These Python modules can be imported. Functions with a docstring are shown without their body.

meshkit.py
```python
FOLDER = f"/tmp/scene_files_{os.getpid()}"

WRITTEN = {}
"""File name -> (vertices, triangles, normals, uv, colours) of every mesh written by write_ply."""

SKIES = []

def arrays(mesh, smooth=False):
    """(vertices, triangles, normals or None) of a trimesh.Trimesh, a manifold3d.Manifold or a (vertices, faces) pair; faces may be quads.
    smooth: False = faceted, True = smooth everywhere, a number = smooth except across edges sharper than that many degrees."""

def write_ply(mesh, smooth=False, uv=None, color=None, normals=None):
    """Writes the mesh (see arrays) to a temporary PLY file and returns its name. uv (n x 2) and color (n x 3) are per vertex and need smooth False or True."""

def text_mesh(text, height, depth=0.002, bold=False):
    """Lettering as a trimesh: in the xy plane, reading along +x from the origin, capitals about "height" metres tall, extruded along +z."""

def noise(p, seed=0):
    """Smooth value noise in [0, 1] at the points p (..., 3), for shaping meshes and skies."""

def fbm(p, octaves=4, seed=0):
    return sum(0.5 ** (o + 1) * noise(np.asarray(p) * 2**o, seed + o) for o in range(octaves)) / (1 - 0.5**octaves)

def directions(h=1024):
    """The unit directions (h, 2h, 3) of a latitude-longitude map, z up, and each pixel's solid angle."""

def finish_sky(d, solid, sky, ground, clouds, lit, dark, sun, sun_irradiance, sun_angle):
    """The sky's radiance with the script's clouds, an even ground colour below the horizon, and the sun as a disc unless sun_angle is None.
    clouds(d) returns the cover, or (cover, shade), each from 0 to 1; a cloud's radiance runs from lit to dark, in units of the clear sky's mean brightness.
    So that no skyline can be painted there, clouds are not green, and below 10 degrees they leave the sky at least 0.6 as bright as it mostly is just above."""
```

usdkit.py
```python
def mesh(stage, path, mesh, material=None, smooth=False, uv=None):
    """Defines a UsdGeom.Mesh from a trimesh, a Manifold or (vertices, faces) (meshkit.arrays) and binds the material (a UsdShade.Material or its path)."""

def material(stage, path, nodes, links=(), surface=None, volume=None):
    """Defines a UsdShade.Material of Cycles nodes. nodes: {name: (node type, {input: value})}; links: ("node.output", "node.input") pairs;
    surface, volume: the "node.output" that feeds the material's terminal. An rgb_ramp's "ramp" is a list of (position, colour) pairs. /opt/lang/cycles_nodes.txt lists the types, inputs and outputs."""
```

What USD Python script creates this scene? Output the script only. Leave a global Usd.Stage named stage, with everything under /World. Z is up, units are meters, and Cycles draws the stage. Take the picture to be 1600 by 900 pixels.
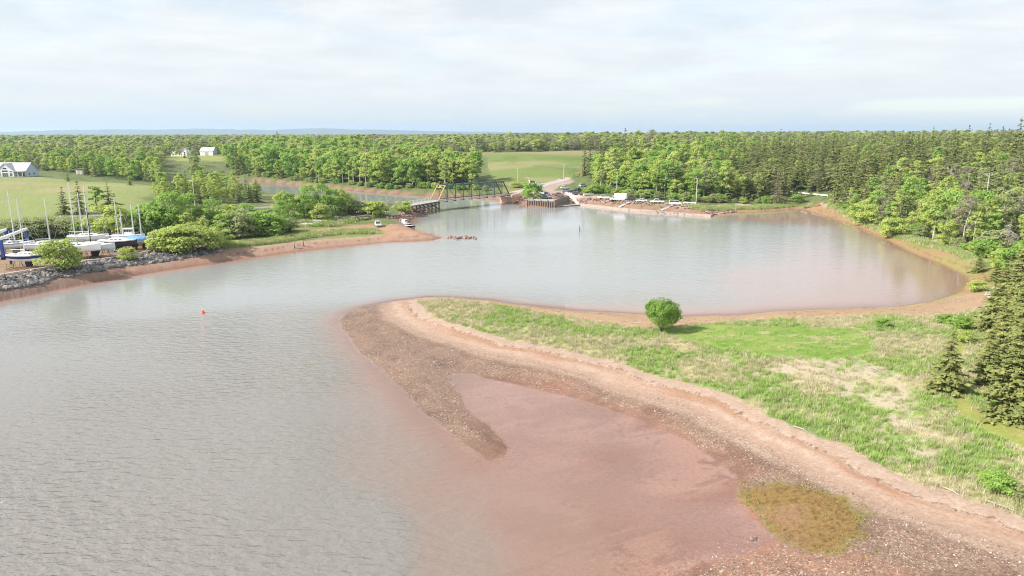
import math, random
import numpy as np
import trimesh, shapely
from scipy.spatial import cKDTree, ConvexHull
from pxr import Usd, UsdGeom, UsdLux, UsdShade, Gf, Sdf, Vt
import usdkit, meshkit

stage = Usd.Stage.CreateInMemory()
UsdGeom.SetStageUpAxis(stage, 'Z')
UsdGeom.SetStageMetersPerUnit(stage, 1.0)
UsdGeom.Xform.Define(stage, '/World')
UsdGeom.Scope.Define(stage, '/World/Looks')
RNG = np.random.default_rng(7)

# ------------------------------------------------------------------ camera
CAM_H, FOC, PITCH = 32.0, 1101.0, math.atan(242 / 1101.0)      # metres, pixels of a 1600 px wide picture, radians down
EXPOSURE = 1.08
cam = UsdGeom.Camera.Define(stage, '/World/camera')
cam.CreateHorizontalApertureAttr(36.0)
cam.CreateVerticalApertureAttr(36.0 * 9 / 16)
cam.CreateFocalLengthAttr(36.0 * FOC / 1600)
cam.CreateClippingRangeAttr(Gf.Vec2f(1, 60000))
cam.CreateExposureAttr(EXPOSURE)
cam.AddTranslateOp().Set(Gf.Vec3d(0, 0, CAM_H))
cam.AddRotateXOp().Set(90 - math.degrees(PITCH))

# ------------------------------------------------------------------ sun and sky
SUN = np.array([-0.80, -0.30, 0.0])
SUN_EL = math.radians(38)
SUN = SUN / np.linalg.norm(SUN) * math.cos(SUN_EL)
SUN[2] = math.sin(SUN_EL)
sun = UsdLux.DistantLight.Define(stage, '/World/sun')
sun.CreateIntensityAttr(1.05)
sun.CreateNormalizeAttr(True)
sun.CreateAngleAttr(2.5)
sun.CreateColorAttr(Gf.Vec3f(1.0, 0.94, 0.86))
q = Gf.Rotation(Gf.Vec3d(0, 0, 1), Gf.Vec3d(*SUN)).GetQuat()
sun.AddOrientOp().Set(Gf.Quatf(q))

def mat(name, nodes, links=(), surface='p.BSDF', volume=None):
    return usdkit.material(stage, '/World/Looks/' + name, nodes, links, surface=surface, volume=volume)

SKY_STRENGTH = 0.10
sky_mat = mat('sky_look', {
    't': ('texture_coordinate', {}),
    's': ('sky_texture', {'sky_type': 'single_scattering', 'sun_disc': False, 'sun_elevation': SUN_EL, 'sun_rotation': math.atan2(SUN[0], SUN[1]), 'aerosol_density': 1.0}),
    'sep': ('separate_xyz', {}),
    'den': ('math', {'math_type': 'add', 'value2': 0.10}),
    'dmx': ('math', {'math_type': 'maximum', 'value2': 0.05}),
    'dx': ('math', {'math_type': 'divide'}), 'dy': ('math', {'math_type': 'divide'}),
    'pl': ('combine_xyz', {'z': 0.0}),
    'n': ('noise_texture', {'scale': 0.55, 'detail': 6.0, 'roughness': 0.55, 'distortion': 0.6}),
    'n2': ('noise_texture', {'scale': 1.5, 'detail': 5.0, 'roughness': 0.6, 'distortion': 0.3}),
    'cover': ('rgb_ramp', {'ramp': [(0.0, (0.50,) * 3), (0.34, (0.62,) * 3), (0.50, (0.93,) * 3), (1.0, (1.0,) * 3)]}),
    'tone': ('rgb_ramp', {'ramp': [(0.0, (3.45, 3.72, 3.95)), (0.36, (3.75, 4.0, 4.2)), (0.50, (4.2, 4.38, 4.5)), (0.64, (4.6, 4.72, 4.78)), (1.0, (4.85, 4.92, 4.95))]}),
    'low': ('rgb_ramp', {'ramp': [(0.0, (3.05, 3.7, 4.15)), (0.012, (3.2, 3.8, 4.2)), (0.03, (3.65, 4.0, 4.25)), (0.055, (3.95, 4.15, 4.35)), (0.13, (4.5, 4.63, 4.68)), (1, (4.5, 4.63, 4.68))]}),
    'lowfac': ('rgb_ramp', {'ramp': [(0.0, (1,) * 3), (0.03, (0.85,) * 3), (0.10, (0.35,) * 3), (0.16, (0,) * 3), (1, (0,) * 3)]}),
    'mixlow': ('mix_color', {'blend_type': 'mix'}),
    'boost': ('mix_color', {'blend_type': 'multiply', 'fac': 1.0, 'b': (1.0, 1.0, 1.0)}),
    'm': ('mix_color', {'blend_type': 'mix'}),
    'b': ('background_shader', {'strength': SKY_STRENGTH}),
}, [('t.generated', 'sep.vector'), ('sep.z', 'den.value1'), ('den.value', 'dmx.value1'),
    ('sep.x', 'dx.value1'), ('dmx.value', 'dx.value2'), ('sep.y', 'dy.value1'), ('dmx.value', 'dy.value2'),
    ('dx.value', 'pl.x'), ('dy.value', 'pl.y'), ('pl.vector', 'n.vector'), ('pl.vector', 'n2.vector'),
    ('n.fac', 'cover.fac'), ('n2.fac', 'tone.fac'), ('sep.z', 'low.fac'), ('sep.z', 'lowfac.fac'),
    ('tone.color', 'mixlow.a'), ('low.color', 'mixlow.b'), ('lowfac.color', 'mixlow.fac'),
    ('s.color', 'boost.a'), ('boost.result', 'm.a'), ('mixlow.result', 'm.b'), ('cover.color', 'm.fac'), ('m.result', 'b.color')],
    surface='b.background')
dome = UsdLux.DomeLight.Define(stage, '/World/sky')
dome.CreateIntensityAttr(1.0)
UsdShade.MaterialBindingAPI.Apply(dome.GetPrim()).Bind(sky_mat)
dome.GetPrim().SetCustomDataByKey('kind', 'structure')

# ------------------------------------------------------------------ pixel to place
CP, SP = math.cos(PITCH), math.sin(PITCH)
def P(px, py, z=0.0):
    """The point at height z that the photograph shows at pixel (px, py)."""
    up = 450.0 - py
    dx, dy, dz = px - 800.0, FOC * CP + up * SP, up * CP - FOC * SP
    t = (z - CAM_H) / dz
    return np.array([dx * t, dy * t, z])
def pix(x, y, z):
    """Pixel of a world point (for laying out only)."""
    d = y * CP - (z - CAM_H) * SP
    u = y * SP + (z - CAM_H) * CP
    return 800 + FOC * x / d, 450 - FOC * u / d, d

# ------------------------------------------------------------------ shoreline and terrain
def W(pts, z=0.0):
    return [tuple(P(a, b, z)[:2]) for a, b in pts]
MAIN = [(-125, -60), (-119, 60), (-106, 110)] + W([(0, 470), (100, 450), (200, 431), (300, 416), (400, 402), (462, 393), (535, 385), (600, 379), (675, 375), (690, 372), (675, 366.5), (652, 362), (640, 355), (637, 346), (648, 337), (662, 331), (672, 327), (795, 317), (822, 319), (824, 323), (864, 324), (870, 319), (889, 314), (905, 319), (914, 321), (986, 329), (1113, 338), (1118, 334), (1150, 331), (1200, 330), (1250, 326), (1295, 340), (1340, 355), (1385, 375), (1425, 396), (1475, 415), (1507, 432), (1510, 443), (1495, 458), (1450, 472), (1400, 479), (1300, 482), (1200, 487), (1150, 492), (1075, 494), (1000, 491), (900, 485), (850, 480), (800, 474.5), (767, 469), (700, 464.5), (667, 464.5), (617, 470), (567, 480), (540, 490), (529, 503), (543, 523), (567, 552), (600, 582), (633, 610), (667, 647), (700, 673), (733, 698), (767, 718), (787, 715), (793, 700), (773, 677), (733, 647), (720, 620), (703, 597), (697, 583), (733, 584), (783, 595), (833, 607), (900, 622), (1000, 655), (1078, 690), (1153, 741), (1152, 775), (1170, 805), (1215, 838), (1180, 862), (1100, 882), (1050, 907), (1000, 965)]) + [(6, 22), (4, -60)]
RIVER = W([(672, 327), (640, 326), (600, 318), (550, 318), (510, 314), (470, 309), (430, 304), (395, 300), (360, 295), (320, 290), (320, 283), (360, 282), (400, 284), (440, 287.5), (500, 294), (560, 299.5), (620, 304.5), (671, 306.5), (720, 308.5), (770, 311.5), (795, 317)])
WATER = shapely.union_all([shapely.Polygon(MAIN).buffer(0), shapely.Polygon(RIVER).buffer(0.3)])
_ring = []
for poly in (WATER.geoms if hasattr(WATER, 'geoms') else [WATER]):
    for r in [poly.exterior, *poly.interiors]:
        c = np.array(r.coords)
        for a, b in zip(c[:-1], c[1:]):
            n = max(2, int(np.linalg.norm(b - a) / 0.5))
            _ring.append(a + (b - a) * np.linspace(0, 1, n, endpoint=False)[:, None])
SHORE = cKDTree(np.vstack(_ring))
shapely.prepare(WATER)
def noise2(x, y, s, seed=0, oct=3):
    return meshkit.fbm(np.stack([x * s, y * s, np.zeros_like(x)], -1), oct, seed)
def sdf(x, y):
    """Metres inland (positive) or out on the water (negative), with an uneven edge."""
    d = SHORE.query(np.stack([x, y], -1), workers=-1)[0]
    d = np.where(shapely.contains_xy(WATER, x, y), -d, d)
    r = np.hypot(x, y)
    return d + (noise2(x, y, 0.35, 3) - 0.5) * np.clip(0.9 - r * 0.001, 0.2, 1) + (noise2(x, y, 1.6, 5) - 0.5) * 0.25
# controls: px, py, height inland, length of the rise from the shore
CTL = np.array([
    (800, 500, 1.7, 8), (1000, 545, 1.7, 8), (1150, 600, 1.9, 9), (1300, 600, 2.2, 10), (1560, 760, 2.4, 12), (1550, 620, 3.0, 12), (1350, 520, 2.2, 10), (700, 640, 0.7, 10), (600, 540, 0.9, 10),
    (60, 425, 2.9, 3.5), (200, 388, 2.9, 3.5), (300, 385, 2.6, 4), (420, 378, 2.2, 7), (560, 360, 2.0, 9), (640, 345, 2.6, 5), (600, 326, 2.2, 7), (400, 330, 2.8, 8), (560, 320, 1.3, 10), (615, 320, 1.3, 9), (500, 320, 1.8, 10), (652, 326, 3.4, 4), (200, 345, 4.0, 8),
    (100, 310, 6, 20), (30, 277, 9, 30), (180, 285, 8, 30), (325, 243, 9, 40), (0, 228, 8, 40), (280, 290, 4.5, 8), (340, 310, 3.6, 8),
    (500, 282, 4.5, 9), (650, 290, 4.0, 9), (600, 246, 8, 20), (740, 290, 4, 9), (850, 284, 5, 14), (850, 262, 10, 20), (850, 240, 15, 20), (780, 292, 4.2, 9), (700, 240, 14, 20),
    (850, 303, 3.8, 3), (880, 311, 3.2, 3), (1000, 317, 3.0, 3.0), (1070, 321, 2.8, 4), (1000, 302, 4.2, 10), (1000, 272, 9, 20), (1150, 312, 3.0, 14), (1250, 314, 2.6, 14), (1300, 302, 6, 20), (1450, 372, 2.6, 12), (1535, 420, 3.0, 12), (1540, 395, 3.4, 12),
    (1500, 310, 9, 30), (1500, 270, 15, 40), (1590, 236, 19, 40), (1300, 255, 13, 30), (1200, 245, 13, 30), (1020, 232, 15, 30), (600, 217, 8, 40), (100, 217, 6, 40), (1000, 216, 14, 40), (1500, 218, 18, 40)], float)
_cw = np.array([P(a, b, c)[:2] for a, b, c, _ in CTL])
def feat(x, y):
    r = np.hypot(x, np.maximum(y, 1)) + 5
    return np.stack([np.arctan2(x, np.maximum(y, 20)) * 7.3, np.log(r) * 5.0], -1)
_cf = feat(_cw[:, 0], _cw[:, 1])
def idw(x, y, val, f=_cf, k=6, p=3.0):
    q_ = feat(x, y).reshape(-1, 2)
    out = np.empty(len(q_))
    for a in range(0, len(q_), 20000):
        c = q_[a:a + 20000]
        w = 1 / (((c[:, None, :] - f[None]) ** 2).sum(-1) + 0.03) ** (p / 2 + .4)
        out[a:a + 20000] = (w @ val) / w.sum(-1)
    return out.reshape(np.shape(x))
# sea bed: px, py, depth
BED = np.array([(300, 700, 2.5), (100, 600, 3), (450, 560, 2.0), (560, 640, 1.0), (640, 700, 0.8), (700, 760, 0.55), (560, 850, 1.3), (720, 860, 0.65), (820, 800, 0.30), (760, 660, 0.18), (830, 690, 0.13), (950, 700, 0.07), (1080, 760, 0.04), (1000, 830, 0.12), (900, 880, 0.30), (820, 640, 0.08), (720, 600, 0.10),
                (800, 420, 2.5), (600, 430, 2.5), (1000, 400, 2.2), (1050, 450, 0.9), (1200, 440, 0.6), (1350, 450, 0.42), (1430, 430, 0.32), (1300, 380, 0.7), (1150, 360, 1.4), (900, 350, 2.5), (300, 450, 1.5), (100, 490, 1.4), (650, 320, 2), (1200, 338, 0.4), (1350, 400, 0.55)], float)
_bf = feat(*np.array([P(a, b, 0)[:2] for a, b, _ in BED]).T)
def height(x, y, fine=True):
    x, y = np.asarray(x, float), np.asarray(y, float)
    d = sdf(x, y)
    E, L = idw(x, y, CTL[:, 2]), idw(x, y, CTL[:, 3])
    r = np.hypot(x, y)
    n = (noise2(x, y, 0.05, 11) - 0.5) * 0.5 + (noise2(x, y, 0.012, 12) - 0.5) * np.clip((r - 350) / 300, 0, 1) * 5
    if fine:
        n = n + (noise2(x, y, 0.5, 13) - 0.5) * 0.22
    dp = np.maximum(d, 0)
    land = (E + n) * (1 - np.exp(-dp / L)) ** 1.1 + 0.02 * np.minimum(dp, 3)
    D = idw(x, y, BED[:, 2], _bf, 5)
    dn = np.maximum(-d, 0)
    bed = -D * (1 - np.exp(-dn / (2.0 + 3 * D))) - 0.006 * np.minimum(dn, 5) + (noise2(x, y, 0.16, 17) - 0.5) * np.where(D < .25, 0.11, .05) * np.clip(dn / 2, 0, 1)
    return np.where(d > 0, land, bed)
def gz(x, y):
    return float(height(np.array([x]), np.array([y]), False)[0])
def G(px, py):
    """The place on the ground that the photograph shows at pixel (px, py)."""
    z = 2.0
    for _ in range(7):
        p = P(px, py, z)
        z = 0.4 * z + 0.6 * gz(p[0], p[1])
    p = P(px, py, z)
    p[2] = gz(p[0], p[1])
    return p
def GP(px, py):
    """The same for arrays."""
    px, py = np.asarray(px, float), np.asarray(py, float)
    z = np.full(px.shape, 3.0)
    up = 450.0 - py
    dx, dy, dz = px - 800.0, FOC * CP + up * SP, up * CP - FOC * SP
    for _ in range(7):
        t = (z - CAM_H) / dz
        z = 0.4 * z + 0.6 * height(dx * t, dy * t, False)
    t = (z - CAM_H) / dz
    return np.stack([dx * t, dy * t, height(dx * t, dy * t, False)], -1)
def poly(pts, z=None):
    a = np.array(pts, float)
    w = GP(a[:, 0], a[:, 1])[:, :2] if z is None else np.array(W(pts, z))
    p = shapely.Polygon(w).buffer(0)
    shapely.prepare(p)
    return p
def inside(pg, x, y):
    return shapely.contains_xy(pg, x, y)
def line_tree(pts, closed=True, ground=True):
    a = np.array(pts, float)
    w = GP(a[:, 0], a[:, 1])[:, :2] if ground else a
    if closed:
        w = np.vstack([w, w[:1]])
    out = []
    for p, q_ in zip(w[:-1], w[1:]):
        n = max(2, int(np.linalg.norm(q_ - p) / 0.4))
        out.append(p + (q_ - p) * np.linspace(0, 1, n, endpoint=False)[:, None])
    return cKDTree(np.vstack(out))

# ------------------------------------------------------------------ naming
_count = {}
def numbered(parent, name):
    k = (parent, name)
    _count[k] = _count.get(k, -1) + 1
    return f'{parent}/{name}' if _count[k] == 0 else f'{parent}/{name}_{_count[k]:03d}'
def tag(prim, label=None, cat=None, group=None, kind=None):
    for k, v in (('label', label), ('category', cat), ('group', group), ('kind', kind)):
        if v:
            prim.SetCustomDataByKey(k, v)
    return prim
def place(prim, loc=(0, 0, 0), rz=0.0, scale=None, tilt=None):
    x = UsdGeom.Xformable(prim)
    x.AddTranslateOp().Set(Gf.Vec3d(*map(float, loc)))
    if rz:
        x.AddRotateZOp().Set(float(math.degrees(rz)))
    if tilt:
        x.AddRotateXOp().Set(float(math.degrees(tilt)))
    if scale is not None:
        x.AddScaleOp().Set(Gf.Vec3f(*(map(float, scale if np.ndim(scale) else (scale,) * 3))))
def thing(name, label, cat, loc=(0, 0, 0), rz=0.0, group=None, kind=None, scale=None):
    p = UsdGeom.Xform.Define(stage, numbered('/World', name)).GetPrim()
    place(p, loc, rz, scale)
    return tag(p, label, cat, group, kind)
def part(name, mesh, m, parent, smooth=False, label=None):
    path = numbered(str(parent.GetPath()), name)
    p = usdkit.mesh(stage, path, mesh.out() if isinstance(mesh, MB) else mesh, m, smooth).GetPrim()
    if label:
        p.SetCustomDataByKey('label', label)
    return p
def solo(name, mesh, m, label=None, cat=None, group=None, kind=None, smooth=False):
    p = usdkit.mesh(stage, numbered('/World', name), mesh.out() if isinstance(mesh, MB) else mesh, m, smooth).GetPrim()
    return tag(p, label, cat, group, kind)
def kind_prim(name):
    p = UsdGeom.Xform.Define(stage, '/World/' + name).GetPrim()
    p.SetSpecifier(Sdf.SpecifierClass)
    return p
def copy(kind, name, label, cat, loc, rz=0.0, scale=None, group=None, tilt=None):
    p = UsdGeom.Xform.Define(stage, numbered('/World', name)).GetPrim()
    p.GetReferences().AddInternalReference(kind.GetPath())
    p.SetInstanceable(True)
    place(p, loc, rz, scale, tilt)
    return tag(p, label, cat, group)
def scatter(name, protos, pos, rz, sc, which, label, cat, tiltq=None):
    """Things nobody could count: one instancer."""
    path = numbered('/World', name)
    pi = UsdGeom.PointInstancer.Define(stage, path)
    targets = []
    for i, (mesh, m, smooth) in enumerate(protos):
        usdkit.mesh(stage, f'{path}/kinds/kind_{i}', mesh, m, smooth)
        targets.append(Sdf.Path(f'{path}/kinds/kind_{i}'))
    pi.CreatePrototypesRel().SetTargets(targets)
    n = len(pos)
    pi.CreateProtoIndicesAttr(Vt.IntArray.FromNumpy(np.asarray(which, np.int32)))
    pi.CreatePositionsAttr(Vt.Vec3fArray.FromNumpy(np.asarray(pos, np.float32)))
    sc = np.asarray(sc, np.float32)
    pi.CreateScalesAttr(Vt.Vec3fArray.FromNumpy(np.ascontiguousarray(np.repeat(sc[:, None], 3, 1) if sc.ndim == 1 else sc)))
    h = np.asarray(rz) / 2
    pi.CreateOrientationsAttr(Vt.QuathArray([Gf.Quath(float(math.cos(a)), 0.0, 0.0, float(math.sin(a))) for a in h]))
    return tag(pi.GetPrim(), label, cat, kind='stuff')

# ------------------------------------------------------------------ mesh builder
class MB:
    def __init__(self):
        self.v, self.f, self.n = [], [], 0
    def add(self, v, f):
        f = np.asarray(f)
        if f.shape[1] == 4:
            f = np.vstack([f[:, [0, 1, 2]], f[:, [0, 2, 3]]])
        self.v.append(np.asarray(v, float)); self.f.append(f + self.n); self.n += len(v)
        return self
    def mesh(self, m):
        return self.add(m.vertices, m.faces)
    def box(self, c, s, rz=0.0):
        v = np.array([(x, y, z) for x in (-.5, .5) for y in (-.5, .5) for z in (-.5, .5)]) * s
        if rz:
            a = np.array([[math.cos(rz), -math.sin(rz), 0], [math.sin(rz), math.cos(rz), 0], [0, 0, 1]])
            v = v @ a.T
        return self.add(v + np.asarray(c), BOXF)
    def bar(self, a, b, w, h=None, up=(0, 0, 1)):
        a, b = np.asarray(a, float), np.asarray(b, float)
        h = h or w
        d = (b - a) / np.linalg.norm(b - a)
        s = np.cross(d, up)
        if np.linalg.norm(s) < 1e-3:
            s = np.cross(d, (1, 0, 0))
        s /= np.linalg.norm(s)
        u = np.cross(s, d)
        v = [p + s * i * w / 2 + u * j * h / 2 for p in (a, b) for i in (-1, 1) for j in (-1, 1)]
        return self.add(v, BOXF)
    def tube(self, a, b, r0, r1=None, n=7, caps=True):
        a, b = np.asarray(a, float), np.asarray(b, float)
        r1 = r0 if r1 is None else r1
        d = (b - a) / np.linalg.norm(b - a)
        s = np.cross(d, (0, 0, 1))
        if np.linalg.norm(s) < 1e-3:
            s = np.array([1.0, 0, 0])
        s /= np.linalg.norm(s)
        u = np.cross(s, d)
        t = np.linspace(0, 2 * np.pi, n, endpoint=False)
        c = np.cos(t)[:, None] * s - np.sin(t)[:, None] * u
        i = np.arange(n); j = (i + 1) % n
        v = np.vstack([a + c * r0, b + c * r1])
        f = np.stack([i, j, j + n, i + n], 1)
        self.add(v, f)
        if caps:
            self.add(np.vstack([b + c * r1, [b]]), np.stack([i, j, np.full(n, n)], 1))
            self.add(np.vstack([a + c * r0, [a]]), np.stack([j, i, np.full(n, n)], 1))
        return self
    def loft(self, rings, cap=True):
        """Closed rings of equally many points."""
        n = len(rings[0])
        v = np.vstack(rings)
        i = np.arange(n); j = (i + 1) % n
        f = [np.stack([i + k * n, j + k * n, j + (k + 1) * n, i + (k + 1) * n], 1) for k in range(len(rings) - 1)]
        self.add(v, np.vstack(f))
        if cap:
            for k, flip in ((0, True), (len(rings) - 1, False)):
                r = np.asarray(rings[k])
                t = np.stack([i, j, np.full(n, n)], 1)
                self.add(np.vstack([r, r.mean(0)]), t[:, ::-1] if flip else t)
        return self
    def prism(self, outline, axis, lo, hi):
        """A 2-D outline pushed along axis 0, 1 or 2 between lo and hi."""
        pg = shapely.Polygon(outline)
        if not pg.exterior.is_ccw:
            outline = outline[::-1]
        m = trimesh.creation.extrude_polygon(shapely.Polygon(outline), hi - lo)
        v = np.array(m.vertices)
        o = np.empty_like(v)
        k = [i for i in range(3) if i != axis]
        o[:, k[0]], o[:, k[1]], o[:, axis] = v[:, 0], v[:, 1], v[:, 2] + lo
        f = np.array(m.faces)
        return self.add(o, f[:, ::-1] if axis == 1 else f)
    def out(self):
        return np.vstack(self.v), np.vstack(self.f)
BOXF = np.array([(0, 1, 3, 2), (4, 6, 7, 5), (0, 4, 5, 1), (2, 3, 7, 6), (0, 2, 6, 4), (1, 5, 7, 3)])

# ------------------------------------------------------------------ ground
def smooth01(t):
    t = np.clip(t, 0, 1)
    return t * t * (3 - 2 * t)
def srgb(*c):
    c = np.array(c, float) / 255
    return np.where(c <= 0.04045, c / 12.92, ((c + 0.055) / 1.055) ** 2.4)
GRASS_OUT = [(655, 471), (668, 487), (700, 503), (760, 520), (800, 531), (875, 545), (950, 561), (975, 569), (1025, 587), (1087, 600), (1150, 620), (1200, 647), (1262, 672), (1325, 697), (1412, 747), (1500, 775), (1600, 808), (1800, 880), (2100, 700), (1900, 520), (1600, 470), (1545, 476), (1515, 486), (1480, 493), (1400, 492), (1300, 496), (1200, 500), (1120, 504), (1062, 510), (1010, 514), (960, 507), (935, 502), (880, 494), (850, 488), (760, 474), (700, 468)]
LAWN = [(1045, 516), (1075, 509), (1130, 507), (1220, 511), (1345, 513), (1372, 553), (1300, 562), (1210, 556), (1120, 545), (1060, 530)]
MOWN_PATH = [(1475, 505), (1540, 488), (1548, 494), (1515, 525), (1503, 560), (1500, 610), (1530, 645), (1610, 668), (1700, 690), (1700, 720), (1600, 700), (1545, 680), (1500, 650), (1478, 600), (1488, 545), (1500, 515)]
STRAW = [(1235, 560), (1330, 555), (1420, 590), (1450, 700), (1400, 690), (1380, 640), (1300, 600), (1190, 580)]
WEED = [(1147, 772), (1180, 752), (1235, 744), (1300, 772), (1340, 800), (1368, 822), (1352, 855), (1310, 870), (1250, 852), (1190, 815)]
FIELD_L = [(-300, 274), (0, 277), (60, 277), (130, 284), (190, 286), (245, 292), (250, 300), (230, 312), (190, 327), (150, 335), (0, 345), (-300, 362)]
FIELD_R = [(765, 239), (985, 236), (975, 245), (905, 262), (893, 278), (868, 284), (830, 288), (800, 293), (770, 280), (762, 262)]
STRIP = [(640, 237), (770, 238), (770, 245), (655, 245)]
CLEARING = [(255, 243), (350, 241), (350, 252), (300, 254), (265, 251)]
LOT = [(798, 303), (832, 292), (842, 289), (868, 283.5), (893, 280), (898, 284), (872, 292), (868, 297), (890, 300), (903, 305), (930, 306), (960, 310), (1010, 315), (1075, 321.5), (1075, 325), (985, 320), (915, 314), (900, 314), (885, 312), (872, 314), (830, 315)]
YARD = [(-200, 440), (0, 430), (90, 418), (150, 403), (245, 388), (245, 378), (170, 370), (60, 378), (-200, 400)]
LAUNCH = [(470, 362), (520, 355), (580, 350), (600, 352), (640, 356), (660, 362), (690, 371), (600, 374), (600, 360), (570, 358), (520, 360)]
pg = {k: poly(v) for k, v in dict(grass=GRASS_OUT, lawn=LAWN, path=MOWN_PATH, straw=STRAW, weed=WEED, field_l=FIELD_L, field_r=FIELD_R, strip=STRIP, clearing=CLEARING, lot=LOT, yard=YARD, launch=LAUNCH).items()}
T_GRASS = line_tree(GRASS_OUT)
PXS = dict(lawn=LAWN, path=MOWN_PATH, straw=STRAW, field_l=FIELD_L, field_r=FIELD_R, strip=STRIP, clearing=CLEARING, lot=LOT, yard=YARD, launch=LAUNCH)
def soft(k, x, y, wid, n):
    x0, y0, x1, y1 = pg[k].bounds
    m = (x > x0 - 3 * wid) & (x < x1 + 3 * wid) & (y > y0 - 3 * wid) & (y < y1 + 3 * wid)
    out = np.zeros(len(x))
    d = line_tree(PXS[k]).query(np.stack([x[m], y[m]], -1), workers=-1)[0]
    d = np.where(inside(pg[k], x[m], y[m]), d, -d) + (n[m] - .5) * wid * 2.2
    out[m] = smooth01(d / wid + .5)
    return out
ROAD_PX = [(-60, 349), (0, 347), (60, 343), (140, 337), (250, 333), (350, 328), (437, 323.5), (550, 320.5), (610, 319.5), (645, 317.5)]
T_ROAD = line_tree(ROAD_PX, closed=False)
ROAD2_PX = [(800, 303), (822, 297), (845, 291), (866, 285), (880, 281), (884, 277.5), (880, 275.5)]
T_ROAD2 = line_tree(ROAD2_PX, closed=False)

u_in = np.linspace(-0.86, 0.86, 860)
u_out = np.geomspace(0.865, 2.2, 34)
U = np.concatenate([-u_out[::-1], u_in, u_out])
pys = np.concatenate([np.geomspace(2600, 915, 40), np.arange(912, 262, -1.5), np.arange(262, 214, -1.0)])
YR = np.array([P(800, a)[1] for a in pys])
YR = np.concatenate([YR, np.geomspace(YR[-1] * 1.1, 16600, 22)])
GX, GY = (U[None, :] * YR[:, None]).ravel(), np.repeat(YR, len(U))
NR, NC = len(YR), len(U)
GZ = height(GX, GY)
GD = sdf(GX, GY)
far_sel = np.hypot(GX, GY)
i0 = np.arange(NR - 1)[:, None] * NC + np.arange(NC - 1)[None, :]
QUADS = np.stack([i0, i0 + 1, i0 + NC + 1, i0 + NC], -1).reshape(-1, 4)

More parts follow.
